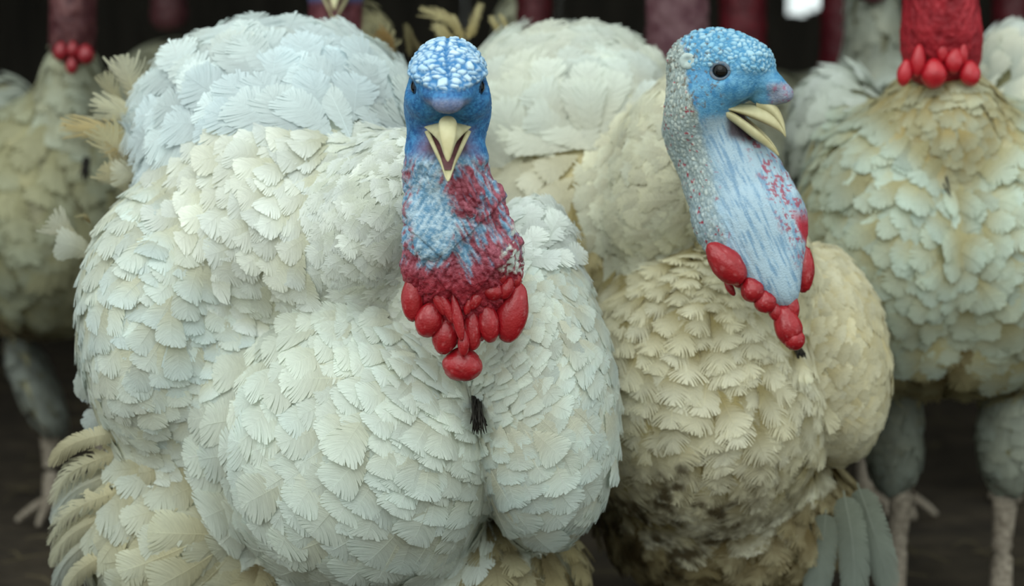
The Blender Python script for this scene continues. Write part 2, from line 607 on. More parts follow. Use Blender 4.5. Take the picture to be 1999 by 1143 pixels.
def patch_ell(p):
    px, py, Y = p['c']
    s = mpp(Y)
    rx, ry, rY = p['r']
    a = math.radians(p.get('tilt', 0))
    A = np.array([[math.cos(a), 0, -math.sin(a)], [0, 1, 0], [math.sin(a), 0, math.cos(a)]])
    return Ell(P(px, py, Y), (rx * s, rY, ry * s), A, p.get('k', 0.05))


def scatter_patch(p, ell, others, surf, seed, coarse=1.0):
    rng = np.random.default_rng(seed)
    r = ell.r
    area = 4 * math.pi * ((((r[0] * r[1]) ** 1.6 + (r[0] * r[2]) ** 1.6 + (r[1] * r[2]) ** 1.6) / 3) ** (1 / 1.6))
    s = mpp(p['c'][2])
    Smin = min(c[6] for c in p['cps']) * s * coarse * 0.84
    ncand = int(min(60000, 5 * area / Smin ** 2))
    u = norm(rng.normal(size=(ncand, 3)))
    # area weighting
    wgt = np.linalg.norm(u / r, axis=1); wgt /= wgt.max()
    u = u[rng.random(ncand) < wgt]
    q = u * r
    pos = q @ ell.A + ell.c
    nrm = norm(q / r ** 2) @ ell.A
    d_in = surf.grad(pos)[0]
    pos, nrm, q = pos[d_in > -0.06], nrm[d_in > -0.06], q[d_in > -0.06]
    pos, nrm = surf.project(pos, 3)
    view = norm(pos - CAM)
    facing = -(view * nrm).sum(1)
    keep = facing > p.get('back', -0.55)
    if 'where' in p:
        x, y = to_px(pos)
        keep &= p['where'](x, y)
    own = ell.d(pos)
    for o in others:
        keep &= own < o.d(pos) + p.get('over', 0.004)
    pos, nrm, facing = pos[keep], nrm[keep], facing[keep]
    px, py = to_px(pos)
    dv, sz = idw(p['cps'], px, py)
    S = sz[:, 2] * s * coarse * p.get('dense', 0.84) * np.where(facing < -0.1, 1.5, 1.0)
    g = {}
    cs = S.max() if len(S) else 1
    acc = []
    key = np.floor(pos / cs).astype(int)
    for i in range(len(pos)):
        kx, ky, kz = key[i]
        ok = True
        for a in (-1, 0, 1):
            for b in (-1, 0, 1):
                for c in (-1, 0, 1):
                    for j in g.get((kx + a, ky + b, kz + c), ()):
                        d = pos[i] - pos[j]
                        if d[0] * d[0] + d[1] * d[1] + d[2] * d[2] < S[i] * S[i]:
                            ok = False; break
                    if not ok: break
                if not ok: break
            if not ok: break
        if ok:
            g.setdefault((kx, ky, kz), []).append(i)
            acc.append(i)
    acc = np.array(acc, int)
    pos, nrm, px, py, dv, sz = pos[acc], nrm[acc], px[acc], py[acc], dv[acc], sz[acc]
    m = len(acc)
    ang = rng.normal(0, p.get('jit', 0.18), m) + 0.5 * (fbm(pos * 14, seed, 2) - 0.5)
    dv = np.stack([dv[:, 0] * np.cos(ang) - dv[:, 1] * np.sin(ang), dv[:, 0] * np.sin(ang) + dv[:, 1] * np.cos(ang)], 1)
    w = dv[:, :1] * RIGHT - dv[:, 1:] * UP
    T = norm(w - (w * nrm).sum(1, keepdims=True) * nrm)
    B = np.cross(T, nrm)
    roll = rng.normal(0, p.get('roll', 0.10), m)[:, None]
    n2 = norm(nrm + B * roll)
    L = sz[:, 0] * s * rng.uniform(0.82, 1.15, m)
    W = sz[:, 1] * 1.15 * s * rng.uniform(0.85, 1.15, m)
    lift = np.radians(0.72 * p.get('lift', 9)) * rng.uniform(0.6, 1.5, m)
    h0 = rng.uniform(0, 0.004, m) + p.get('bumpy', 0.012) * (fbm(pos * 22, seed + 5, 2) - 0.5)
    tone = 1 + 0.07 * rng.normal(size=m)
    var = np.clip(fbm(pos * 9, seed + 9, 3) * 2.2 - 0.6 + rng.normal(0, 0.18, m), 0, 1)
    c0, c1, c2 = p['cols']       # root, tip, stained tip
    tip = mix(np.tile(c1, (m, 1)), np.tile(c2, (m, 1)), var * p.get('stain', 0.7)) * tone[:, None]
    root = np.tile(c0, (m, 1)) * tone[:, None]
    conf = np.full(m, p.get('conf', 0.85))
    return lay_feathers(pos, T, n2, L, W, lift, h0, p['style'], root, tip, conf, surf, rng.normal(0, 0.05, m), rng, p.get('dirt'), rng.normal(p.get('curl', -0.02), 0.03, m))


def single_feather(name, pts, width, style, root, tip, parent, face=None, seed=1, curl=0.0):
    """one long feather whose shaft runs through measured points (world)"""
    rng = np.random.default_rng(seed)
    tv, tq, tu, is_r = templates(style)[seed % 6]
    n = 24
    path = bez(pts, n)
    Lt = np.linalg.norm(np.diff(path, axis=0), axis=1).sum()
    T = norm(np.gradient(path, axis=0))
    face = -FWD if face is None else np.asarray(face, float)
    B = norm(np.cross(T, face)); N = norm(np.cross(B, T))
    f = np.clip(tv[:, 1], 0, 1) * (n - 1)
    i = np.clip(f.astype(int), 0, n - 2); fr = (f - i)[:, None]
    lerp = lambda A: A[i] * (1 - fr) + A[i + 1] * fr
    V = lerp(path) + lerp(B) * (tv[:, :1] * width * 0.5) + lerp(N) * ((tv[:, 2] * Lt * 0.5 + curl * width * tv[:, 0] ** 2)[:, None])
    V = V + T[0] * np.minimum(tv[:, 1:2], 0) * Lt
    t = smooth(0.1, 0.9, tv[:, 1])[:, None]
    K = root * (1 - t) + tip * t
    K = np.where(is_r[:, None], np.clip(K * 1.25 + 0.03, 0, 0.85), K)
    K = K * (0.9 + 0.25 * fbm(V * 60, seed, 3)[:, None])
    return quad_mesh(name, V, tq, K, tu + seed * 3.1, M_FEATHER, parent)


# ------------------------------------------------------------------ the setting: an open-fronted barn
def structure(o):
    o['kind'] = 'structure'
    return o


def grid_plane(name, origin, eu, ev, nu, nv, mat, amp=0.0, freq=3.0, seed=0):
    u, v = np.meshgrid(np.linspace(0, 1, nu), np.linspace(0, 1, nv), indexing='ij')
    V = np.array(origin) + u[..., None] * np.array(eu) + v[..., None] * np.array(ev)
    V = V.reshape(-1, 3)
    if amp:
        nn = norm(np.cross(eu, ev))
        V = V + nn * ((fbm(V * freq, seed) - 0.75) * amp)[:, None]
    i = np.arange(nu * nv).reshape(nu, nv)
    Q = np.stack([i[:-1, :-1], i[1:, :-1], i[1:, 1:], i[:-1, 1:]], -1).reshape(-1, 4)
    return structure(quad_mesh(name, V, Q, mat=mat))


M_GROUND = noise_material('barn_soil', C(38, 33, 27), C(64, 56, 45), 9, 0.95, 0.8, 0.03)
M_YARD = noise_material('yard_soil', C(120, 112, 96), C(150, 142, 124), 6, 0.95, 0.5, 0.02)
M_PLANK = noise_material('barn_plank', C(40, 37, 33), C(62, 57, 50), 5, 0.9, 0.5, 0.01, (6, 6, 0.6))
M_ROOF = noise_material('barn_roof', C(46, 43, 40), C(60, 56, 52), 4, 0.9, 0.3, 0.01)
M_STRAW = noise_material('straw', C(64, 56, 40), C(84, 76, 56), 30, 0.8, 0.2, 0.002)

grid_plane('floor', (-3, -0.5, GZ - 0.008), (6, 0, 0), (0, 5.2, 0), 90, 80, M_GROUND, 0.018, 7.0)
grid_plane('ground', (-5, -5.0, GZ - 0.012), (10, 0, 0), (0, 4.5, 0), 30, 20, M_YARD, 0.004, 3.0)
WALL_Y, ROOF_Z = 4.4, 2.3
for nm, x in (('wall_left', -2.6), ('wall_right', 2.6)):
    v, q = [], []
    for k in range(24):
        y0 = 0.7 + k * 0.155
        bx = np.array([[x - 0.02, y0, GZ], [x + 0.02, y0, GZ], [x + 0.02, y0 + 0.15, GZ], [x - 0.02, y0 + 0.15, GZ]])
        v += [bx, bx + (0, 0, ROOF_Z - GZ)]
        o = 8 * k
        q += [[o, o + 1, o + 5, o + 4], [o + 1, o + 2, o + 6, o + 5], [o + 2, o + 3, o + 7, o + 6], [o + 3, o, o + 4, o + 7]]
    structure(quad_mesh(nm, np.concatenate(v), np.array(q), mat=M_PLANK, smooth_shade=False))
# back wall of upright planks with a broken gap where daylight comes in
gap = P(1571, 0, WALL_Y)
v, q = [], []
k = 0
x = -2.7
gap_low = [0.046, 0.050, 0.036, 0.026]
gi = 0
gw = 0.03
xs = list(np.arange(-2.7, gap[0] - 0.052, 0.15)) + [gap[0] - 0.052 + gw * j for j in range(4)] + list(np.arange(gap[0] + 0.071, 2.7, 0.15))
for j, x0 in enumerate(xs):
    x1 = xs[j + 1] if j + 1 < len(xs) else 2.7
    inside = gap[0] - 0.053 < x0 < gap[0] + 0.066
    spans = [(GZ, ROOF_Z)]
    if inside:
        spans = [(GZ, gap[2] - gap_low[gi % 4]), (gap[2] + 0.10, ROOF_Z)]
        gi += 1
    for z0, z1 in spans:
        d = 0.0 if inside else 0.006 * (j % 3)
        bx = np.array([[x0, WALL_Y + d, z0], [x1 - (0 if inside else 0.001), WALL_Y + d, z0], [x1 - (0 if inside else 0.001), WALL_Y + d + 0.03, z0], [x0, WALL_Y + d + 0.03, z0]])
        bt = bx.copy(); bt[:, 2] = z1
        o = sum(len(a) for a in v)
        v += [bx, bt]
        q += [[o, o + 1, o + 5, o + 4], [o + 1, o + 2, o + 6, o + 5], [o + 2, o + 3, o + 7, o + 6], [o + 3, o, o + 4, o + 7], [o, o + 3, o + 2, o + 1], [o + 4, o + 5, o + 6, o + 7]]
structure(quad_mesh('wall_back', np.concatenate(v), np.array(q), mat=M_PLANK, smooth_shade=False))
ry0 = 0.62
v = np.array([[-2.8, ry0, ROOF_Z], [2.8, ry0, ROOF_Z], [2.8, WALL_Y + .3, ROOF_Z], [-2.8, WALL_Y + .3, ROOF_Z]], float)
v = np.concatenate([v, v + (0, 0, 0.05)])
structure(quad_mesh('ceiling', v, np.array([[0, 1, 2, 3], [7, 6, 5, 4], [0, 4, 5, 1], [1, 5, 6, 2], [2, 6, 7, 3], [3, 7, 4, 0]]), mat=M_ROOF, smooth_shade=False))

# ------------------------------------------------------------------ turkeys
def head_frame(O, f, u=(0, 0, 1)):
    f = norm(np.asarray(f, float)); u = np.asarray(u, float)
    u = norm(u - (u @ f) * f)
    lat = np.cross(f, u)
    return np.asarray(O, float), np.array([lat, f, u])


def head_prims(O, F, s=0.001, eye=(37, 24, 11), er=(9, 13, 10), snood=0.0, short=0.0, wide=0.0):
    def E(lat, f, u, rl, rf, ru, k=0.012, carve=False):
        return Ell(O + (np.array([lat, f, u]) * s) @ F, np.array([rl, rf, ru]) * s, F, k, carve)
    return [
        E(0, -8, 18, 38, 54, 40), E(0, 29, 19, 37, 27, 25, 0.008),
        E(18, 8, -1, 25, 33, 24, 0.012), E(-18, 8, -1, 25, 33, 24, 0.012),
        E(18, -14, -13, 25, 25, 29, 0.014), E(-18, -14, -13, 25, 25, 29, 0.014),
        E(0, -28, -28, 36, 36, 46, 0.02), E(0, -4, -34, 20, 24, 18, 0.010),
        E(0, 42, 2 + snood * .5, 22, 18, 15, 0.012), E(0, 56 - short, -4 + snood, 19 + wide, 15, 13, 0.010), E(0, 70 - short, -13 + snood, 11 + wide, 10, 10, 0.008),
        E(eye[0], eye[1], eye[2], *er, 0.006, True), E(-eye[0], eye[1], eye[2], *er, 0.006, True),
    ]


def ring_loft(stations, profile):
    """stations: (f, u, half width, height); profile(theta) -> lateral, vertical in units"""
    th = np.linspace(0, 2 * np.pi, 20, endpoint=False)
    pl, pu = profile(th)
    st = bez(np.array(stations, float), 22)
    V = np.stack([st[:, 2:3] * pl, np.repeat(st[:, 0:1], 20, 1), st[:, 1:2] + st[:, 3:4] * pu], -1)
    n = len(st)
    idx = np.arange(n * 20).reshape(n, 20)
    a, b = idx[:-1], idx[1:]
    Q = np.stack([a, np.roll(a, -1, 1), np.roll(b, -1, 1), b], -1).reshape(-1, 4)
    c0 = V[0].mean(0); c1 = V[-1].mean(0)
    V = np.concatenate([V.reshape(-1, 3), [c0, c1]])
    k = n * 20
    cap = [[idx[0, (j + 1) % 20], idx[0, j], k, k] for j in range(0)]
    return V, Q


def beak_parts(O, F, parent, s=0.001):
    W = lambda v: O + (v * s) @ F
    # upper: flanks hooked to a point, with the raised horny ridge on top
    up_prof = lambda th: (np.cos(th) * (1 - 0.38 * np.sin(th)) / 1.12, np.where(np.sin(th) > 0, np.sin(th), 0.9 * np.sin(th)))
    a = ring_loft([(0, -28, 27, 2.5), (14, -28.5, 25, 5), (32, -32, 17.5, 8), (48, -37, 10.5, 10), (60, -42, 7.2, 11), (67, -48, 5.2, 9), (71, -56, 2.6, 4.5), (72, -60.5, 0.5, 0.8)], up_prof)
    b = ring_loft([(40, -23, 8, 6), (49, -25, 9.2, 7), (58, -30.5, 9, 7.5), (65, -39, 7.2, 7.5), (70, -49.5, 4.2, 5.5), (72, -58, 1.6, 2.2), (72.3, -60.5, 0.4, 0.6)], lambda th: (np.cos(th), np.sin(th)))
    v, q = join_parts([a, b])
    quad_mesh('upper_beak', W(v), q, mat=M_BEAK, parent=parent)
    lo = [(2, -30, 26.5, 8), (17, -36.5, 23.5, 11), (34, -49, 16, 12), (48, -60, 9.5, 10), (57, -69, 5.6, 7.5), (63, -77, 2.6, 4), (65, -80.5, 0.5, 1)]
    def lo_prof(th):
        sn = np.sin(th)
        return np.where(sn < 0, np.cos(th), 0.80 * np.cos(th)), np.where(sn < 0, sn, -0.45 * sn) + np.where(np.abs(np.cos(th)) > 0.9, 0.25, 0)
    v, q = ring_loft(lo, lo_prof)
    quad_mesh('lower_beak', W(v), q, mat=M_BEAK, parent=parent)
    ml = [(f, u - 0.2 * h, w * 0.76, h * 0.5) for f, u, w, h in lo[:5]]
    v, q = ring_loft(ml, lambda th: (np.cos(th), np.where(np.sin(th) < 0, 0.6 * np.sin(th), 0.12 * np.sin(th))))
    o = quad_mesh('mouth_lining', W(v), q, mat=M_MOUTH, parent=parent)
    o['label'] = 'dull pink inside of the open beak'
    v, q = tube(np.array([(0, 14, -38), (0, 26, -45), (0, 38, -54), (0, 44, -59)]), [7, 7, 5, 2], 12, 0.5)
    quad_mesh('tongue', W(v), q, mat=M_MOUTH, parent=parent)


def eye_parts(O, F, parent, s=0.001, sides=(1, -1), fw=7, up=13, lat=32.5, lid=M_LID):
    for sd in sides:
        c = np.array([sd * lat, fw, up])
        v, t = ico(4)
        e = quad_mesh('eye', O + ((v * 9.5 + c) * s) @ F, t, mat=M_EYE, parent=parent)
        th = np.linspace(0, 2 * np.pi, 40)
        ring = np.stack([np.full(40, sd * (lat + 4.6)) - sd * 1.2 * np.cos(th) ** 2, fw + 10.2 * np.cos(th), up + 8.6 * np.sin(th)], 1)
        v, q = tube(ring, np.full(40, 2.3) + 0.5 * np.sin(th * 2), 8, 1.0, (1, 0, 0))
        quad_mesh('eyelid', O + (v * s) @ F, q, mat=lid, parent=e)
        m = np.array([sd * 36.0, -32, 23])
        v, q = ico(4)
        v = v * np.array([3.5, 9.5, 9.0])
        v[:, 0] -= sd * 3.0 * np.exp(-((v[:, 1] - 1) ** 2 + v[:, 2] ** 2) / 18)
        quad_mesh('ear', O + ((v + m) * s) @ F, q, mat=M_EAR, parent=parent)


def wattle(name, px, py, Y, rx, ry, tilt, parent, cols, seed=0, depth=0.8, lump=0.10, sub=4):
    """one fleshy lobe: pear shaped, slightly creased"""
    v, t = ico(sub)
    v = v.copy()
    s = mpp(Y)
    k = 1 - 0.22 * smooth(-0.2, 1.0, v[:, 2])
    v[:, 0] *= k; v[:, 1] *= k
    v = v * (1 + lump * (fbm(v * 1.6 + seed * 3.7, seed, 3) - 0.5)[:, None] * 2)
    cr = np.abs(fbm(v * np.array([3.2, 3.2, 1.3]) + seed, seed + 40, 3) - 0.5) * 2
    v = v * (1 - 0.05 * (1 - smooth(0.0, 0.12, cr)))[:, None]
    sp = smooth(0.66, 0.78, fbm(v * 7 + seed, seed + 77, 3))
    K = mix(np.tile(cols[0], (len(v), 1)), np.tile(cols[1], (len(v), 1)), fbm(v * 2.5, seed + 9, 3))
    K = mix(K, np.tile(cols[2], (len(v), 1)), sp * 0.35)
    r = np.array([rx * s, min(rx, ry) * s * depth, ry * s])
    v = v * r
    a = math.radians(tilt)
    R = np.array([[math.cos(a), 0, -math.sin(a)], [0, 1, 0], [math.sin(a), 0, math.cos(a)]])
    return quad_mesh(name, v @ R + P(px, py, Y), t, K, None, M_WATTLE, parent)


def leg_part(hock, foot_xy, parent, r0=0.017, face=(0, -1)):
    fx, fy = foot_xy
    foot = np.array([fx, fy, GZ + 0.022])
    hock = np.asarray(hock, float)
    pth = bez([hock + (0, 0.02, 0.05), hock, hock * 0.5 + foot * 0.5 + (0, 0.006, 0), foot], 16)
    parts = [tube(pth, np.interp(np.linspace(0, 1, 16), [0, .3, .6, 1], [r0 * 1.5, r0 * 1.25, r0 * .95, r0 * 1.05]), 12)]
    f = np.array([face[0], face[1], 0.0]); sd = np.array([-f[1], f[0], 0])
    for ang, ln in ((-0.55, .085), (0, .105), (0.55, .085), (math.pi + .2, .05)):
        d = f * math.cos(ang) + sd * math.sin(ang)
        tp = np.array([foot + (0, 0, 0.0), foot + d * ln * .3 + (0, 0, 0.002), foot + d * ln * .75 + (0, 0, -.009), foot + d * ln + (0, 0, -.018)])
        parts.append(tube(bez(tp, 9), np.linspace(r0 * .72, r0 * .3, 9), 8))
    v, q = join_parts(parts)
    return quad_mesh('leg', v, q, mat=M_SHANK, parent=parent)


def turkey(spec):
    root = bpy.data.objects.new('turkey', None)
    COL.objects.link(root)
    root.location = (spec['base'][0], spec['base'][1], GZ)
    root.empty_display_size = 0.1
    bpy.context.view_layer.update()
    root['label'] = spec['label']; root['category'] = 'turkey'; root['group'] = spec.get('group', 'turkeys standing in the barn')
    ells = [(p, patch_ell(p)) for p in spec['patches']]
    seed = spec['seed']
    surf = Blend([e for _, e in ells] + spec.get('core', []))
    coarse = spec.get('coarse', 1.0)
    for i, (p, e) in enumerate(ells):
        others = [o for j, (_, o) in enumerate(ells) if j != i]
        V, Q, K, U, NV = scatter_patch(p, e, others, surf, seed * 31 + i, coarse)
        o = quad_mesh(p['name'], V, Q, K, U, M_FEATHER, root)
        o.data.normals_split_custom_set_from_vertices(NV.tolist())
        o['kind'] = 'stuff'
        if 'label' in p:
            o['label'] = p['label']
    trunk = [Ell(e.c, e.r - 0.004, e.A, e.k) for e in surf.prims]
    V, Q = surface_nets(trunk, spec.get('trunk_res', 0.010))
    K = np.tile(spec['down'], (len(V), 1)) * (0.85 + 0.3 * fbm(V * 30, 3)[:, None])
    if 'skin_prims' in spec:
        V2, Q2 = surface_nets(spec['skin_prims'], spec['skin_res'])
        N2 = vert_normals(V2, Q2)
        V2, K2 = spec['skin'](V2, N2)
        Q = np.concatenate([Q, Q2 + len(V)]); V = np.concatenate([V, V2]); K = np.concatenate([K, K2])
    quad_mesh('body', V, Q, K, None, M_SKIN, root)
    for hock, foot in spec.get('legs', []):
        leg_part(hock, foot, root, spec.get('shank', 0.017), spec.get('toes', (0, -1)))
    return root


WHITE = C(234, 240, 236); CREAM = C(234, 231, 208); OCHRE = C(196, 182, 134); TAN = C(168, 150, 108); COOL = C(222, 235, 238)
RED = (C(128, 10, 20), C(156, 20, 30), C(196, 120, 122))
DARKRED = (C(120, 18, 30), C(140, 26, 36), C(150, 60, 66))


def chain(stations, per=3, k=0.02):
    """neck prims: stations (px, py, Y, half width px, half depth m)"""
    st = bez(np.array(stations, float), per * (len(stations) - 1) + 1)
    out = []
    for i, (px, py, Y, hw, dp) in enumerate(st):
        j = min(i + 1, len(st) - 1); h = max(i - 1, 0)
        stp = np.linalg.norm(P(*st[j][:3]) - P(*st[h][:3])) / (j - h)
        d = norm(P(*st[j][:3]) - P(*st[h][:3]))
        r = norm(RIGHT - (RIGHT @ d) * d); b = np.cross(d, r)
        out.append(Ell(P(px, py, Y), (hw * mpp(Y), dp, max(stp * 1.3, 0.012)), np.array([r, b, d]), k))
    return out


# ------------------------------------------------------------------ the white turkey that faces the camera
OA, FA = head_frame(P(874, 190, -0.10), (0.03, -1, -0.02))
OB, FB = head_frame(P(1410, 160, 0.10), (0.955, -0.295, 0))


def local(V, O, F):
    return ((V - O) @ F.T) * 1000


def skin_white(V, N):
    L = local(V, OA, FA)
    lat, f, u = L.T
    px, py = to_px(V)
    onhead = smooth(318, 285, py)
    # brain-like crown
    crown = smooth(0, 5, u - (5 + 0.011 * lat ** 2)) * smooth(-30, -5, f) * onhead
    q = np.stack([lat / 9.5, f / 8.5, u / 5.6], 1) + 0.9 * (np.stack([fbm(L / 9, 1, 2), fbm(L / 9, 2, 2), fbm(L / 9, 3, 2)], 1) - 0.5)
    f1, f2, cid = worley(q, 5)
    cell = smooth(0.02, 0.30, f2 - f1)
    furrow = 1 - smooth(0.6, 2.6, np.abs(lat + 1.5 * np.sin(u / 9)))
    d = crown * (2.2 + 2.0 * cell + 0.8 * cid - 2.4 * furrow)
    # cheeks: finely pebbled
    g1, g2, _ = worley(L / 3.1, 8)
    d += (1 - crown) * onhead * 0.5 * smooth(0.0, 0.4, g2 - g1)
    # neck: slanting folds and wrinkles
    neck = 1 - onhead
    slant = np.where(px < 885, 1.0, -1.0) * 0.55
    a = lat * math.cos(0.5) + slant * (u * math.sin(0.5)) * 1.6
    b = u * math.cos(0.5) - slant * lat * math.sin(0.5)
    w = np.stack([a / 7.5, f / 20, b / 30], 1)
    rid = 1 - np.abs(fbm(w, 21, 4) - 0.5) * 5
    w2 = np.stack([a / 3.6, f / 11, b / 15], 1)
    rid2 = 1 - np.abs(fbm(w2, 31, 3) - 0.5) * 5
    big = 1 - np.abs(fbm(np.stack([a / 13, f / 30, b / 26], 1), 41, 2) - 0.5) * 5
    smoothpatch = smooth(60, 20, np.hypot((px - 850) * 0.9, (py - 425) * 0.55))
    cre = lambda w_, sd: smooth(0.0, 0.07, np.abs(fbm(w_, sd, 3) - 0.5)) - 1
    d += neck * (2.6 * cre(w * 0.8, 22) + 1.5 * cre(w2 * 0.9, 33) + 0.8 * np.clip(rid, -1, 1) + 0.5 * np.clip(rid2, -1, 1) + 2.6 * np.clip(big, -1, 1)) * (1 - 0.75 * smoothpatch)
    # loose skin hanging in two V-shaped flaps
    wob = 10 * (fbm(L / 9, 91, 2) - 0.5)
    y1 = 502 - 0.95 * np.abs(px - 864) + wob
    y2 = 592 - 1.05 * np.abs(px - 904) + wob
    front = neck * smooth(-0.2, 0.4, -N[:, 1])
    d += front * (4.5 * smooth(y1 - 110, y1 - 10, py) * smooth(y1 + 3, y1 - 3, py) + 4.0 * smooth(y2 - 90, y2 - 10, py) * smooth(y2 + 3, y2 - 3, py) * smooth(y1 - 4, y1 + 8, py))
    V2 = V + N * (d * 0.001)[:, None]
    # pigment
    n1 = fbm(L / 7, 51, 4); n2 = fbm(w2 * 1.3, 61, 4); n3 = fbm(L / 2.2, 71, 3)
    blue = mix(np.tile(C(24, 78, 132), (len(V), 1)), np.tile(C(62, 128, 178), (len(V), 1)), smooth(0.3, 0.7, n3 * 0.6 + n1 * 0.4))
    pale = mix(np.tile(C(84, 150, 196), (len(V), 1)), np.tile(C(200, 220, 230), (len(V), 1)), np.clip(0.35 + cid * 0.35 + 0.45 * n1, 0, 1) * smooth(54, 24, np.abs(lat) + 0.35 * np.abs(u - 26)))
    crev = np.tile(C(40, 110, 164), (len(V), 1))
    K = mix(blue, mix(crev, pale, cell * (1 - 0.9 * furrow)), crown)
    sn = smooth(46, 58, f) * smooth(4, -4, u)
    K = mix(K, mix(np.tile(C(70, 92, 132), (len(V), 1)), np.tile(C(132, 130, 150), (len(V), 1)), n3), sn * 0.9)
    jaw = smooth(-24, -34, u) * smooth(0, 24, f) * onhead
    K = mix(K, mix(np.tile(C(84, 84, 108), (len(V), 1)), np.tile(C(128, 62, 78), (len(V), 1)), n1), jaw)
    # neck: pale blue with crimson running in from the right and below
    redness = 0.30 + 0.75 * smooth(850, 960, px + 0.25 * (py - 420)) + 0.75 * smooth(440, 560, py) + 0.5 * smooth(825, 805, px) - 0.9 * smoothpatch
    redness += 1.1 * smooth(505, 570, py)
    redness += 1.0 * smooth(52, 26, np.hypot((px - 895), (py - 372) * 0.8))
    streak = smooth(24, 8, np.abs(px - 905 + (py - 560) * 0.1)) * smooth(470, 500, py) * smooth(600, 570, py)
    redness -= 0.8 * streak
    rm = smooth(0.25, 0.85, redness * 0.55 + (n2 - 0.5) * 1.7 + (n1 - 0.5) * 0.6 + 0.10)
    bl = mix(np.tile(C(92, 136, 168), (len(V), 1)), np.tile(C(176, 198, 212), (len(V), 1)), smooth(0.35, 0.65, n2 * 0.5 + n3 * 0.5))
    rd = mix(np.tile(C(108, 24, 40), (len(V), 1)), np.tile(C(160, 86, 102), (len(V), 1)), smooth(0.35, 0.7, n3 * .6 + n2 * .4))
    rd = mix(rd, np.tile(C(140, 22, 36), (len(V), 1)), 0.75 * smooth(500, 570, py + 14 * (n1 - .5)))
    K = mix(K, mix(bl, rd, rm), smooth(292, 322, py + 10 * (n1 - .5)))
    inside = smooth(8, 18, f) * smooth(24, 16, np.abs(lat)) * smooth(-26, -32, u) * smooth(-62, -50, u + 0.3 * f) * onhead
    K = mix(K, np.tile(C(56, 30, 36), (len(V), 1)), inside * 0.9)
    # light bare-skin tatters on the right edge
    K = mix(K, np.tile(C(196, 206, 200), (len(V), 1)), smooth(965, 985, px) * smooth(430, 450, py) * smooth(545, 520, py) * smooth(0.52, 0.62, n1))
    return V2, K


neckA = chain([(866, 285, -0.085, 62, 0.036), (868, 345, -0.075, 68, 0.034), (883, 415, -0.066, 84, 0.034),
               (900, 480, -0.056, 97, 0.033), (910, 530, -0.048, 98, 0.030), (908, 580, -0.040, 78, 0.026), (905, 640, -0.030, 42, 0.020)])
foldsA = [Ell(P(850, 425, -0.094), (0.024, 0.012, 0.040), FA, 0.010), Ell(P(900, 372, -0.104), (0.020, 0.012, 0.022), FA, 0.008),
          Ell(P(960, 455, -0.078), (0.018, 0.014, 0.050), FA, 0.010), Ell(P(845, 500, -0.072), (0.010, 0.016, 0.040), FA, 0.006),
          Ell(P(826, 302, -0.090), (0.012, 0.016, 0.014), FA, 0.008), Ell(P(925, 302, -0.090), (0.012, 0.016, 0.014), FA, 0.008)]

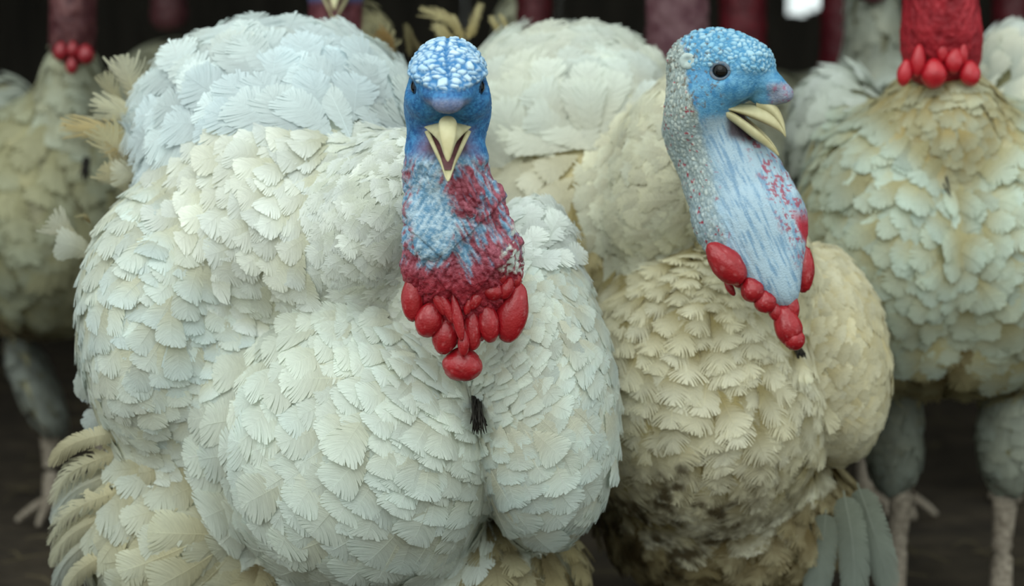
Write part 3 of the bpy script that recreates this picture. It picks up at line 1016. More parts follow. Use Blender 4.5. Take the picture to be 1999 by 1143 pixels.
fineA = dict(style='silky', conf=0.9, lift=7, bumpy=0.010)
specA = dict(
    seed=1, base=(-0.08, 0.16, 0), label='white turkey facing the camera with beak open, blue crown and long red wattles',
    group='two turkeys at the front', down=C(196, 200, 184),
    patches=[
        dict(name='back_plumage', c=(555, 246, 0.36), r=(262, 178, 0.19), style='soft', conf=0.45, lift=13, jit=0.22, cols=(C(204, 214, 214), COOL, CREAM), stain=0.35, cps=[
            (330, 130, -.7, -.75, 150, 84, 40), (450, 80, -.35, -1, 150, 84, 38), (560, 50, -.05, -1, 140, 80, 36), (680, 60, .2, -1, 130, 76, 34), (790, 120, .55, -.85, 110, 66, 32),
            (290, 230, -1, -.05, 140, 70, 40), (420, 330, -.75, .5, 120, 70, 36), (560, 200, -.1, -1, 140, 80, 38), (560, 300, -.5, -.75, 130, 74, 36), (710, 230, .05, -1, 120, 70, 34), (720, 320, -.5, -.6, 110, 60, 32)]),
        dict(name='neck_plumage', k=0.05, c=(745, 430, 0.115), r=(112, 178, 0.11), tilt=24, cols=(C(214, 218, 204), WHITE, CREAM), stain=0.3, cps=[
            (650, 370, -.9, .35, 60, 44, 17), (720, 290, -.6, -.6, 60, 44, 18), (700, 450, -.65, .75, 58, 40, 16), (790, 545, -.45, .9, 60, 36, 15), (680, 320, -.95, -.15, 60, 44, 18), (790, 430, -.6, .7, 42, 34, 14), (780, 300, -.5, -.4, 44, 34, 15)], **fineA),
        dict(name='shoulder_plumage', k=0.09, c=(560, 475, 0.20), r=(205, 158, 0.14), tilt=22, style='square', conf=0.75, lift=12, roll=.2, jit=.3, cols=(C(206, 206, 184), WHITE, CREAM), stain=0.5, cps=[
            (380, 400, -.85, .4, 100, 62, 28), (450, 330, -.8, -.3, 95, 58, 27), (400, 520, -.5, .85, 85, 56, 25), (520, 610, -.35, .95, 75, 52, 22), (650, 610, -.05, 1, 66, 46, 20),
            (600, 420, -.7, .6, 80, 52, 23), (700, 540, -.15, 1, 66, 40, 19)]),
        dict(name='wing_coverts', c=(335, 645, 0.215), r=(165, 275, 0.17), tilt=-3, style='square', conf=0.85, lift=9, roll=.15, jit=.2, cols=(C(206, 206, 184), C(218, 230, 228), CREAM), stain=0.55, cps=[
            (420, 450, -.15, 1, 84, 58, 25), (350, 600, -.1, 1, 84, 56, 24), (440, 740, .08, 1, 56, 44, 18), (400, 850, .05, 1, 52, 42, 18), (250, 500, -.6, .8, 100, 56, 26), (200, 620, -.35, .95, 95, 56, 27),
            (215, 440, -.8, .55, 110, 52, 26), (180, 720, -.05, 1, 90, 56, 28)]),
        dict(name='breast_plumage', c=(712, 872, 0.115), r=(262, 275, 0.17), style='square', conf=0.82, lift=11, jit=.2, roll=.13, cols=(C(206, 208, 190), C(222, 232, 226), CREAM), stain=0.35,
             label='white breast feathers on the side of the long wattle away from the other turkey', cps=[
            (900, 700, -.25, 1, 34, 30, 11), (860, 650, -.7, .6, 36, 32, 12), (800, 620, -.85, .4, 44, 40, 15), (700, 630, -.95, .2, 70, 60, 22), (560, 700, -1, .1, 120, 86, 36), (490, 850, -1, .12, 135, 94, 40), (690, 790, -.85, .45, 100, 72, 30),
            (830, 850, -.55, .85, 80, 62, 24), (930, 900, -.1, 1, 60, 46, 20), (600, 980, -.75, .65, 125, 94, 38), (750, 1050, -.4, .9, 125, 96, 38), (880, 1050, 0, 1, 105, 84, 34), (500, 1100, -.7, .7, 120, 88, 38)]),
        dict(name='breast_plumage', c=(1050, 785, 0.115), r=(150, 282, 0.13), tilt=-4, k=0.012, style='square', conf=0.85, lift=9, jit=.16, cols=(C(212, 212, 194), C(222, 234, 230), CREAM), stain=0.35,
             label='white breast feathers on the side of the long wattle next to the other turkey', cps=[
            (960, 720, .35, .9, 32, 28, 10), (1000, 620, .6, .2, 36, 30, 12), (1060, 600, .7, -.2, 46, 36, 15), (1110, 660, .85, .4, 60, 46, 18), (1020, 800, .45, .9, 48, 42, 16), (1130, 800, .75, .65, 80, 60, 24),
            (990, 950, .15, 1, 88, 72, 28), (1100, 950, .5, .85, 105, 80, 34), (1050, 1050, .25, 1, 115, 88, 36), (1190, 720, 1, .25, 75, 54, 24), (960, 850, .2, 1, 42, 36, 14)]),
        dict(name='shoulder_plumage', c=(1030, 520, 0.18), r=(84, 122, 0.10), style='soft', conf=0.7, lift=13, cols=(C(206, 212, 204), WHITE, CREAM), stain=0.25, cps=[
            (1000, 440, .3, -.8, 66, 44, 20), (1090, 470, .35, -.8, 90, 40, 22), (1060, 560, .7, .5, 70, 46, 20), (1100, 590, .35, .9, 80, 46, 22), (960, 560, .4, .8, 60, 40, 18)]),
        dict(name='throat_plumage', k=0.03, c=(870, 560, 0.10), r=(108, 160, 0.07), cols=(C(214, 218, 204), WHITE, CREAM), stain=0.3, cps=[(800, 500, -.6, .8, 46, 36, 15), (900, 650, 0, 1, 40, 34, 14), (950, 500, .6, .8, 46, 36, 15)], **fineA),
        dict(name='flank_plumage', c=(370, 1020, 0.22), r=(190, 200, 0.14), style='square', conf=0.7, lift=10, roll=.2, jit=.25, cols=(C(190, 184, 152), C(212, 218, 206), C(206, 202, 170)), stain=0.6, cps=[
            (200, 900, -.95, .3, 150, 64, 44), (330, 930, -.9, .35, 140, 66, 40), (200, 1050, -.85, .55, 150, 60, 42), (420, 980, -.95, .25, 130, 80, 38), (400, 1100, -.85, .5, 140, 80, 40)]),
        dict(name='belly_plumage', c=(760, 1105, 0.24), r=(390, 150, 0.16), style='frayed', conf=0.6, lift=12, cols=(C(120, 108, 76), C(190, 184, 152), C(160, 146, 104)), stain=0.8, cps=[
            (600, 1100, -.3, 1, 90, 66, 36), (950, 1100, .1, 1, 90, 66, 34), (1100, 1080, .3, 1, 90, 60, 34)]),
    ],
    core=[Ell(P(600, 640, 0.36), (0.17, 0.17, 0.24), None, 0.04), Ell(P(470, 800, 0.20), (0.07, 0.13, 0.15), None, 0.05), Ell(P(570, 350, 0.26), (0.13, 0.12, 0.07), None, 0.09)],
    skin_prims=head_prims(OA, FA, snood=9, short=5, er=(12, 15, 8), wide=4) + neckA + foldsA, skin_res=0.0015, skin=skin_white,
    legs=[((-0.16, 0.22, 0.15), (-0.17, 0.20)), ((0.02, 0.22, 0.15), (0.03, 0.20))],
)
white_turkey = turkey(specA)
beak_parts(OA, FA, white_turkey)
eye_parts(OA, FA, white_turkey, fw=19, up=11, lat=28, lid=M_LID_SHADED)
for i, (px, py, rx, ry, tl, Y) in enumerate([
        (806, 577, 23, 52, 2, -0.058), (840, 554, 19, 29, -14, -0.068), (841, 620, 29, 40, 22, -0.062), (871, 650, 28, 42, 14, -0.058), (922, 640, 20, 44, -2, -0.062),
        (953, 628, 22, 42, -8, -0.064), (1000, 610, 32, 60, 14, -0.056), (903, 710, 41, 35, 8, -0.052), (872, 598, 11, 36, -22, -0.075), (893, 618, 11, 48, -10, -0.077),
        (905, 668, 12, 28, 0, -0.070), (962, 566, 22, 20, 20, -0.072), (988, 562, 15, 24, 24, -0.068), (930, 582, 14, 26, 32, -0.074), (820, 530, 14, 22, -18, -0.068), (1006, 545, 13, 18, 10, -0.058),
        (855, 585, 10, 34, -24, -0.074), (940, 560, 16, 14, 30, -0.074), (915, 590, 9, 26, 12, -0.075), (975, 540, 12, 15, -20, -0.072)]):
    wattle('wattle_lobe', px, py, Y, rx, ry, tl, white_turkey, RED, i, 0.85 if rx > 24 else 1.0, 0.07)
v, q = [], []
rb = np.random.default_rng(5)
parts = []
for i in range(46):
    b0 = P(930 + rb.uniform(-9, 9), 778 + rb.uniform(-6, 6), 0.03)
    b1 = P(934 + rb.uniform(-16, 20), 838 + rb.uniform(-16, 10), -0.010 + rb.uniform(-.006, .01))
    parts.append(tube(bez([b0, (b0 + b1) / 2 + (0, -0.016, 0), b1], 6), [.0011, .0012, .0012, .001, .0009, .0004], 5))
v, q = join_parts(parts)
quad_mesh('beard', v, q, mat=M_BEARD, parent=white_turkey)

# long wing quills at her far side, one by one
QT, QR, QG = C(200, 198, 174), C(182, 172, 136), C(190, 196, 188)
for i, (pts, w, st, tip, rt) in enumerate([
        ([(262, 842), (190, 850), (130, 872), (94, 908)], 40, 'flight', C(186, 178, 148), C(196, 190, 160)),
        ([(330, 868), (210, 890), (135, 925), (97, 985)], 50, 'tatter', QT, QR), ([(330, 900), (220, 925), (140, 962), (98, 1020)], 46, 'flight', QG, QR), ([(320, 935), (210, 965), (130, 1005), (95, 1062)], 46, 'tatter', QT, QR),
        ([(300, 975), (200, 1010), (130, 1050), (97, 1105)], 44, 'flight', QT, QR), ([(290, 1010), (190, 1050), (130, 1095), (104, 1150)], 42, 'flight', QG, QR), ([(280, 1045), (190, 1090), (140, 1130), (118, 1190)], 42, 'flight', QT, QR),
        ([(338, 905), (290, 920), (245, 926)], 70, 'square', QT, QR), ([(345, 950), (270, 975), (188, 1008)], 72, 'square', QT, C(200, 196, 168)), ([(360, 1000), (270, 1030), (182, 1058)], 74, 'square', QT, C(196, 188, 152)),
        ([(400, 1030), (300, 1070), (215, 1112)], 84, 'flight', QT, C(200, 196, 168)), ([(440, 1075), (350, 1120), (270, 1165)], 84, 'flight', QT, C(200, 196, 168)),
        ([(215, 700), (180, 725), (152, 775)], 66, 'soft', QG, QG), ([(235, 745), (190, 750), (146, 752)], 74, 'square', C(196, 206, 210), QG), ([(240, 780), (200, 800), (165, 840)], 60, 'soft', C(200, 208, 206), QR),
        ([(500, 945), (430, 950), (345, 945)], 100, 'soft', COOL, WHITE)]):
    yy = 0.055 + 0.012 * (i % 3) + (0.03 if i < 7 else 0)
    pw = [P(x, y, yy + (0.05 if k == 0 else 0) + 0.03 * k + (0.06 if i in (12, 13, 14) else 0)) for k, (x, y) in enumerate(pts)]
    single_feather('flight_feather', pw, w * mpp(0.12), st, rt, tip, white_turkey, face=(-0.25, -1, 0.15), seed=i, curl=-0.08)
for i, (pts, w, st, tip, rt, yy) in enumerate([
        ([(272, 232), (258, 170), (238, 106)], 84, 'ragged', C(226, 222, 196), C(196, 184, 146), 0.40), ([(246, 235), (226, 190), (202, 140)], 44, 'ragged', C(206, 200, 168), C(190, 178, 138), 0.41),
        ([(300, 330), (230, 262), (116, 244)], 50, 'tatter', C(196, 178, 130), C(198, 184, 138), 0.38),
        ([(330, 300), (270, 232), (176, 196)], 54, 'ragged', C(218, 214, 184), C(208, 198, 160), 0.41), ([(262, 360), (230, 300), (190, 243)], 76, 'ragged', C(214, 206, 168), C(224, 216, 188), 0.36),
        ([(320, 330), (262, 290), (205, 275)], 64, 'ragged', C(200, 182, 138), C(190, 172, 124), 0.37), ([(264, 388), (235, 352), (198, 322)], 66, 'ragged', C(216, 206, 170), C(220, 214, 184), 0.35),
        ([(330, 372), (270, 340), (215, 330)], 60, 'ragged', C(222, 220, 198), C(210, 200, 164), 0.345), ([(300, 290), (268, 250), (240, 225)], 60, 'down', C(226, 228, 214), C(210, 200, 164), 0.37),
        ([(160, 466), (128, 448), (95, 424)], 62, 'ragged', C(226, 224, 204), C(214, 206, 172), 0.33), ([(178, 436), (166, 424), (156, 418)], 26, 'ragged', C(196, 186, 146), C(140, 118, 76), 0.33),
        ([(186, 500), (150, 482), (108, 470)], 66, 'soft', C(218, 220, 206), C(206, 202, 174), 0.325), ([(350, 310), (300, 250), (270, 205)], 84, 'down', C(226, 234, 236), COOL, 0.34),
        ([(380, 350), (320, 310), (258, 290)], 90, 'down', C(226, 234, 236), COOL, 0.33), ([(420, 380), (350, 350), (285, 345)], 84, 'down', C(222, 230, 228), COOL, 0.32),
        ([(740, 110), (752, 70), (718, 28)], 40, 'tatter', C(168, 160, 124), C(176, 168, 132), 0.62), ([(770, 120), (760, 80), (735, 58)], 32, 'ragged', C(150, 120, 74), C(160, 130, 86), 0.58),
        ([(800, 110), (798, 78), (792, 44)], 18, 'tatter', C(150, 140, 104), C(130, 118, 84), 0.6), ([(826, 110), (812, 86), (800, 66)], 14, 'tatter', C(120, 108, 78), C(120, 108, 78), 0.6)]):
    pw = [P(x, y, yy - 0.02 * k) for k, (x, y) in enumerate(pts)]
    single_feather('tail_feather', pw, w * mpp(yy), st, rt, tip, white_turkey, face=(-0.1, -1, 0.3), seed=20 + i, curl=-0.1)


# ------------------------------------------------------------------ the cream turkey beside it, head in profile
def skin_cream(V, N):
    L = local(V, OB, FB)
    lat, f, u = L.T
    px, py = to_px(V)
    onhead = smooth(-52, -36, u + 0.35 * f * 0) 
    crown = smooth(8, 20, u + 0.25 * (f - 10) * 0.3) * smooth(64, 52, f + 0 * u)
    nape = smooth(-16, -44, f + 0.25 * u + 16 * (fbm(L / 14, 199, 3) - 0.5))
    q = np.stack([lat / 7, f / 6.5, u / 5.2], 1) + 0.4 * (np.stack([fbm(L / 8, 1, 2), fbm(L / 8, 2, 2), fbm(L / 8, 3, 2)], 1) - 0.5)
    f1, f2, cid = worley(q, 15)
    cell = smooth(0.02, 0.32, f2 - f1)
    d = crown * (0.8 + 2.0 * cell + cid * 1.0)
    h1, h2, hid = worley(np.stack([lat / 4.2, f / 4.0, u / 6.5], 1), 25)
    peb = smooth(0.02, 0.4, h2 - h1)
    d += nape * (1 - crown) * (1.0 * peb + 0.5 * hid)
    g1, g2, _ = worley(L / 2.6, 28)
    d += (1 - crown) * (1 - nape) * onhead * 0.35 * smooth(0, 0.4, g2 - g1)
    neck = (1 - onhead)
    # neck axis runs down and to the bird's front
    al = (px - 1400) * 0.40 + (py - 270) * 0.92
    ac = (px - 1400) * 0.92 - (py - 270) * 0.40
    w = np.stack([ac / 9.0, lat / 14, al / 60], 1)
    rid = 1 - np.abs(fbm(w, 121, 4) - 0.5) * 5
    w2 = np.stack([ac / 4.0, lat / 9, al / 34], 1)
    n2 = fbm(w2, 131, 4)
    edge = smooth(40, 75, np.abs(ac - 20))
    d += neck * (0.8 * np.clip(rid, -1, 1) * (0.35 + edge) + 0.5 * (n2 - 0.5) * 2)
    V2 = V + N * (d * 0.001)[:, None]
    n1 = fbm(L / 7, 151, 4); n3 = fbm(L / 2.2, 171, 3); n4 = fbm(L / 3.4, 181, 3)
    T = lambda c: np.tile(c, (len(V), 1))
    K = mix(T(C(52, 116, 160)), T(C(98, 154, 186)), smooth(0.3, 0.7, n3 * .5 + n1 * .5))
    K = mix(K, mix(T(C(60, 126, 166)), mix(T(C(104, 162, 192)), T(C(158, 192, 206)), np.clip(cid + 0.8 * smooth(20, 50, f) * smooth(.4, .6, n1), 0, 1)), cell), crown)
    grey = mix(T(C(128, 140, 138)), mix(T(C(156, 170, 170)), T(C(188, 194, 184)), hid), peb)
    K = mix(K, grey, smooth(0.3, 0.7, nape + (n1 - 0.5) * 0.6))
    sn = smooth(50, 62, f) * smooth(2, -5, u)
    K = mix(K, mix(T(C(96, 116, 146)), T(C(160, 158, 166)), n3), sn)
    K = mix(K, T(C(140, 84, 112)), 0.8 * sn * smooth(0.60, 0.70, n4))
    nk = mix(T(C(112, 144, 170)), T(C(156, 178, 192)), smooth(0.30, 0.55, n2))
    nk = mix(nk, grey, nape * 0.7 * smooth(420, 330, py))
    K = mix(K, nk, smooth(-30, -46, u - 0.15 * f + 8 * (n1 - .5)) * (1 - 0.6 * nape))
    fleck = smooth(0.62, 0.70, n4) * smooth(16, 0, f) * (1 - neck)
    K = mix(K, T(C(92, 76, 52)), fleck * 0.75 * smooth(-60, -20, u))
    front = smooth(30, 62, ac) * neck
    K = mix(K, T(C(150, 50, 70)), 0.85 * smooth(0.585, 0.645, n4 * 0.7 + n1 * 0.3 + 0.04 * front) * front)
    K = mix(K, T(C(150, 40, 60)), smooth(0.74, 0.78, fbm(L / 4, 191, 2)) * nape)
    K = mix(K, T(C(166, 34, 52)), smooth(72, 80, ac + 6 * (n1 - .5)) * smooth(400, 440, py))
    inside = smooth(4, 14, f) * smooth(23, 17, np.abs(lat)) * smooth(-27, -33, u) * smooth(-64, -52, u + 0.3 * f)
    K = mix(K, T(C(56, 30, 36)), inside * 0.9)
    return V2, K


neckB = chain([(1362, 225, 0.140, 68, 0.046), (1394, 290, 0.135, 74, 0.044), (1430, 340, 0.126, 84, 0.042), (1458, 400, 0.114, 92, 0.040),
               (1472, 450, 0.106, 90, 0.036), (1490, 500, 0.098, 73, 0.030), (1511, 542, 0.092, 46, 0.024), (1531, 578, 0.088, 15, 0.014)])
foldsB = [Ell(P(1545, 455, 0.092), (0.008, 0.012, 0.050), None, 0.008), Ell(P(1470, 445, 0.076), (0.030, 0.012, 0.040), None, 0.012)]


def mud(V, K):
    px, py = to_px(V)
    n = fbm(V * 45, 301, 4); n2 = fbm(V * 160, 311, 2)
    m = smooth(0.50, 0.66, n + 0.30 * smooth(860, 1010, py) * smooth(1560, 1300, px) - 0.22 + 0.12 * (n2 - 0.5)) * smooth(850, 930, py)
    K = mix(K, np.tile(C(44, 38, 28), (len(V), 1)), m * 0.9)
    b = smooth(830, 1000, py + 60 * (n - 0.5)) * smooth(0.35, 0.6, n2 * 0.5 + n * 0.5)
    return mix(K, np.tile(C(116, 98, 62), (len(V), 1)), b * 0.5)


CR0, CR1, CR2 = C(172, 158, 110), C(242, 239, 216), C(226, 217, 178)
specB = dict(
    seed=2, base=(0.25, 0.26, 0), label='cream turkey turned side on with pale blue neck, dark eye and muddy frayed breast feathers',
    group='two turkeys at the front', down=C(176, 164, 124),
    patches=[
        dict(name='back_plumage', c=(1105, 250, 0.610), r=(232, 178, 0.19), style='soft', conf=0.45, lift=13, jit=.2, cols=(C(214, 214, 198), C(228, 235, 228), CREAM), stain=0.5, cps=[
            (930, 90, -.25, -1, 130, 74, 36), (1050, 50, 0, -1, 125, 70, 34), (1200, 80, .25, -1, 120, 66, 32), (1290, 140, .45, -.9, 110, 60, 30), (1150, 200, .05, -1, 110, 64, 31), (1000, 240, -.15, -1, 120, 68, 34),
            (1060, 340, -.8, -.2, 110, 60, 32), (1150, 390, -.75, .5, 90, 52, 28), (1000, 380, -.8, .6, 110, 60, 32)]),
        dict(name='mantle_plumage', c=(1070, 400, 0.530), r=(170, 105, 0.13), style='soft', conf=0.6, lift=12, jit=.25, cols=(C(208, 202, 174), C(230, 229, 212), C(220, 213, 182)), stain=0.6, cps=[
            (1000, 380, -.6, .7, 100, 58, 28), (1100, 400, -.7, .7, 90, 50, 25), (1180, 430, -.6, .8, 84, 46, 23)]),
        dict(name='neck_plumage', c=(1292, 345, 0.380), r=(104, 205, 0.12), tilt=20, cols=(C(214, 210, 186), C(232, 233, 214), C(224, 217, 184)), stain=0.6, cps=[
            (1230, 230, -.5, -.8, 80, 50, 22), (1230, 330, -.95, -.1, 66, 44, 19), (1250, 420, -.8, .5, 60, 40, 17), (1350, 480, -.5, .85, 56, 36, 15), (1330, 300, -.6, .2, 46, 36, 15), (1270, 150, -.2, -1, 90, 54, 24)], **fineA),
        dict(name='shoulder_plumage', c=(1165, 490, 0.470), r=(130, 110, 0.11), style='ragged', conf=0.65, lift=14, jit=.3, roll=.25, cols=(C(176, 160, 110), C(218, 208, 168), C(200, 184, 136)), stain=0.8, cps=[
            (1100, 450, -.5, .8, 84, 40, 19), (1200, 480, -.25, .9, 84, 40, 18), (1250, 550, -.1, 1, 80, 38, 18), (1130, 560, -.2, 1, 80, 42, 19)]),
        dict(name='breast_plumage', c=(1370, 765, 0.325), r=(248, 265, 0.17), style='frayed', conf=0.8, lift=12, jit=.2, roll=.15, cols=(CR0, CR1, CR2), stain=0.6, dirt=mud,
             label='frayed cream breast feathers on the side next to the white turkey', cps=[
            (1200, 590, -.9, .35, 100, 72, 30), (1290, 560, -.7, .6, 84, 58, 25), (1400, 545, -.3, .95, 74, 50, 22), (1480, 610, .3, .95, 84, 40, 20), (1560, 730, .5, .85, 100, 38, 20), (1420, 680, .1, 1, 90, 60, 27), (1300, 700, -.25, 1, 96, 72, 30),
            (1190, 770, -.6, .8, 96, 72, 31), (1400, 850, .05, 1, 96, 70, 30), (1540, 850, .35, .95, 90, 56, 27), (1250, 900, -.1, 1, 90, 66, 30)]),
        dict(name='breast_plumage', k=0.012, c=(1612, 690, 0.345), r=(114, 212, 0.13), tilt=-8, style='fine', conf=0.88, lift=8, cols=(C(212, 200, 158), C(232, 228, 204), C(220, 210, 170)), stain=0.6, bumpy=0.008,
             label='rounded breast feathers in close rows beyond the red wattle', cps=[
            (1610, 500, .4, -.8, 56, 38, 15), (1680, 590, .9, -.1, 56, 40, 15), (1710, 730, .9, .5, 66, 50, 18), (1640, 850, .4, .9, 70, 54, 20), (1600, 680, .75, .35, 44, 34, 12), (1590, 780, .4, .9, 44, 34, 13), (1600, 600, .8, -.2, 40, 32, 12)]),
        dict(name='throat_plumage', k=0.03, c=(1500, 550, 0.27), r=(80, 135, 0.075), cols=(C(214, 206, 172), C(230, 228, 206), C(220, 212, 176)), stain=0.6, cps=[(1450, 500, -.6, .8, 46, 36, 15), (1500, 650, 0, 1, 40, 34, 14), (1560, 500, .7, .6, 50, 36, 16)], **fineA),
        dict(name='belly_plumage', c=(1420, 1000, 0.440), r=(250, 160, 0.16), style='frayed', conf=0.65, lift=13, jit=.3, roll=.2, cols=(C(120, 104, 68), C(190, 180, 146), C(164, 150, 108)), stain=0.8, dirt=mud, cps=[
            (1250, 950, -.15, 1, 90, 62, 30), (1400, 980, 0, 1, 90, 62, 30), (1550, 960, .1, 1, 90, 54, 30), (1650, 900, .2, 1, 80, 50, 26)]),
    ],
    core=[Ell(P(1330, 620, 0.56), (0.15, 0.17, 0.20), None, 0.04), Ell(P(1150, 390, 0.49), (0.12, 0.13, 0.08), None, 0.05)],
    skin_prims=head_prims(OB, FB, eye=(42, 5, 12), er=(8, 13, 11)) + neckB + foldsB + [Ell(OB + (np.array([0, 50, -17]) * 0.001) @ FB, (0.013, 0.017, 0.010), FB, 0.008)], skin_res=0.0015, skin=skin_cream,
    legs=[((0.20, 0.50, 0.12), (0.19, 0.48)), ((0.32, 0.50, 0.12), (0.33, 0.48))], toes=(0.5, -0.85),
)
cream_turkey = turkey(specB)
beak_parts(OB, FB, cream_turkey)
eye_parts(OB, FB, cream_turkey, fw=5, up=12, lat=33.5)
for i, (px, py, rx, ry, tl, Y) in enumerate([
        (1416, 514, 31, 52, -42, -0.012), (1468, 565, 24, 26, -30, -0.008), (1493, 588, 23, 24, -20, -0.006), (1512, 606, 14, 22, -20, -0.002), (1538, 636, 28, 44, -18, 0.000), (1550, 660, 22, 24, -10, -0.002),
        (1570, 527, 21, 46, 4, 0.020), (1549, 562, 13, 26, 14, 0.010), (1546, 600, 15, 30, 0, 0.004), (1424, 560, 8, 20, -30, 0.020), (1440, 545, 14, 18, -30, 0.008)]):
    wattle('wattle_lobe', px, py, Y + 0.075, rx, ry, tl, cream_turkey, RED, 50 + i, 0.9, 0.07)
parts = []
for i in range(24):
    b0 = P(1556 + rb.uniform(-5, 8), 682 + rb.uniform(-5, 5), 0.20)
    b1 = P(1566 + rb.uniform(-10, 8), 694 + rb.uniform(-5, 6), 0.165)
    parts.append(tube(bez([b0, (b0 + b1) / 2 + (0, -0.004, 0), b1], 5), [.0012, .0013, .0012, .001, .0005], 5))
v, q = join_parts(parts)
quad_mesh('beard', v, q, mat=M_BEARD, parent=cream_turkey)
for i, (pts, w, yy) in enumerate([([(1676, 950), (1708, 1045), (1736, 1160)], 62, 0.30), ([(1648, 965), (1664, 1060), (1668, 1170)], 62, 0.29), ([(1612, 1000), (1604, 1080), (1588, 1175)], 60, 0.30), ([(1530, 1000), (1480, 1080), (1430, 1170)], 90, 0.34), ([(1560, 1010), (1530, 1090), (1500, 1170)], 70, 0.36)]):
    pw = [P(x, y, yy) for x, y in pts]
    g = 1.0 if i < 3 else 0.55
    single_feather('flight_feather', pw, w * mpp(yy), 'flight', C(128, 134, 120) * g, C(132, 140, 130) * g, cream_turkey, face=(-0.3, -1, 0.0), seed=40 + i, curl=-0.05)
for i, (pts, w, st) in enumerate([([(905, 82), (880, 40), (818, 16)], 26, 'tatter'), ([(898, 86), (870, 62), (842, 46)], 22, 'ragged'), ([(912, 76), (926, 44), (937, 4)], 20, 'tatter'), ([(904, 80), (895, 50), (882, 28)], 14, 'ragged'), ([(880, 90), (868, 70), (856, 56)], 30, 'ragged'), ([(975, 66), (966, 46), (956, 30)], 16, 'tatter'), ([(990, 60), (984, 42), (974, 26)], 12, 'tatter')]):
    pw = [P(x, y, 0.62) for x, y in pts]
    single_feather('tail_feather', pw, w * mpp(0.62), st, C(160, 144, 96), C(186, 174, 130), cream_turkey, face=(0, -1, 0.2), seed=60 + i)


# ------------------------------------------------------------------ turkeys standing behind
def skin_plain(O, F, neck_a, neck_b, head_a, cut):
    def fn(V, N):
        L = local(V, O, F)
        n1 = fbm(V * 60, 7, 4)
        n2 = fbm(V * np.array([220, 220, 70]), 9, 4)
        d = 0.0022 * np.clip(1 - np.abs(n2 - 0.5) * 5, -1, 1) + 0.003 * (n1 - 0.5)
        K = mix(np.tile(neck_a, (len(V), 1)), np.tile(neck_b, (len(V), 1)), smooth(0.35, 0.68, n1 * .6 + n2 * .4))
        K = mix(K, np.tile(head_a, (len(V), 1)) * (0.8 + 0.4 * n1[:, None]), smooth(cut - 12, cut + 12, L[:, 2]))
        return V + N * d[:, None], K
    return fn


def rear_turkey(label, seed, Y, base_px, patches, neck, head_px, face, neck_cols, head_col, lobes, legs, down, hs=0.001, cut=-50, coarse=1.0, res=0.003, core=(), lobe_cols=DARKRED, beard=None, group='turkeys standing further back in the barn'):
    O, F = head_frame(P(*head_px), face)
    bx = P(base_px, 571, Y)[0]
    sp = dict(seed=seed, base=(bx, Y + 0.05, 0), label=label, group=group, down=down, patches=patches, core=list(core), trunk_res=0.014,
              skin_prims=head_prims(O, F, hs) + chain(neck), skin_res=res, skin=skin_plain(O, F, neck_cols[0], neck_cols[1], head_col, cut), coarse=coarse, shank=0.016)
    lg = []
    for (hx, hy, fx, yy) in legs:
        lg.append((P(hx, hy, yy), (P(fx, 1100, yy)[0], yy)))
    sp['legs'] = lg
    t = turkey(sp)
    beak_parts(O, F, t, hs)
    eye_parts(O, F, t, hs)
    if beard:
        rr = np.random.default_rng(seed)
        bp = [P(beard[0], beard[1], beard[2]) + rr.normal(0, .003, 3) for _ in range(22)]
        quad_mesh('beard', *join_parts([tube(bez([p, p + (rr.normal(0, .002), -.012, -.012), p + (rr.normal(0, .004), -.016, -.028)], 5), [.0016, .0016, .0014, .001, .0005], 5) for p in bp]), mat=M_BEARD, parent=t)
    for i, (px, py, rx, ry, tl) in enumerate(lobes):
        wattle('wattle_lobe', px, py, neck[-1][2] - 0.062, rx, ry, tl, t, lobe_cols, seed * 20 + i, 0.9, 0.06, 3)
    return t


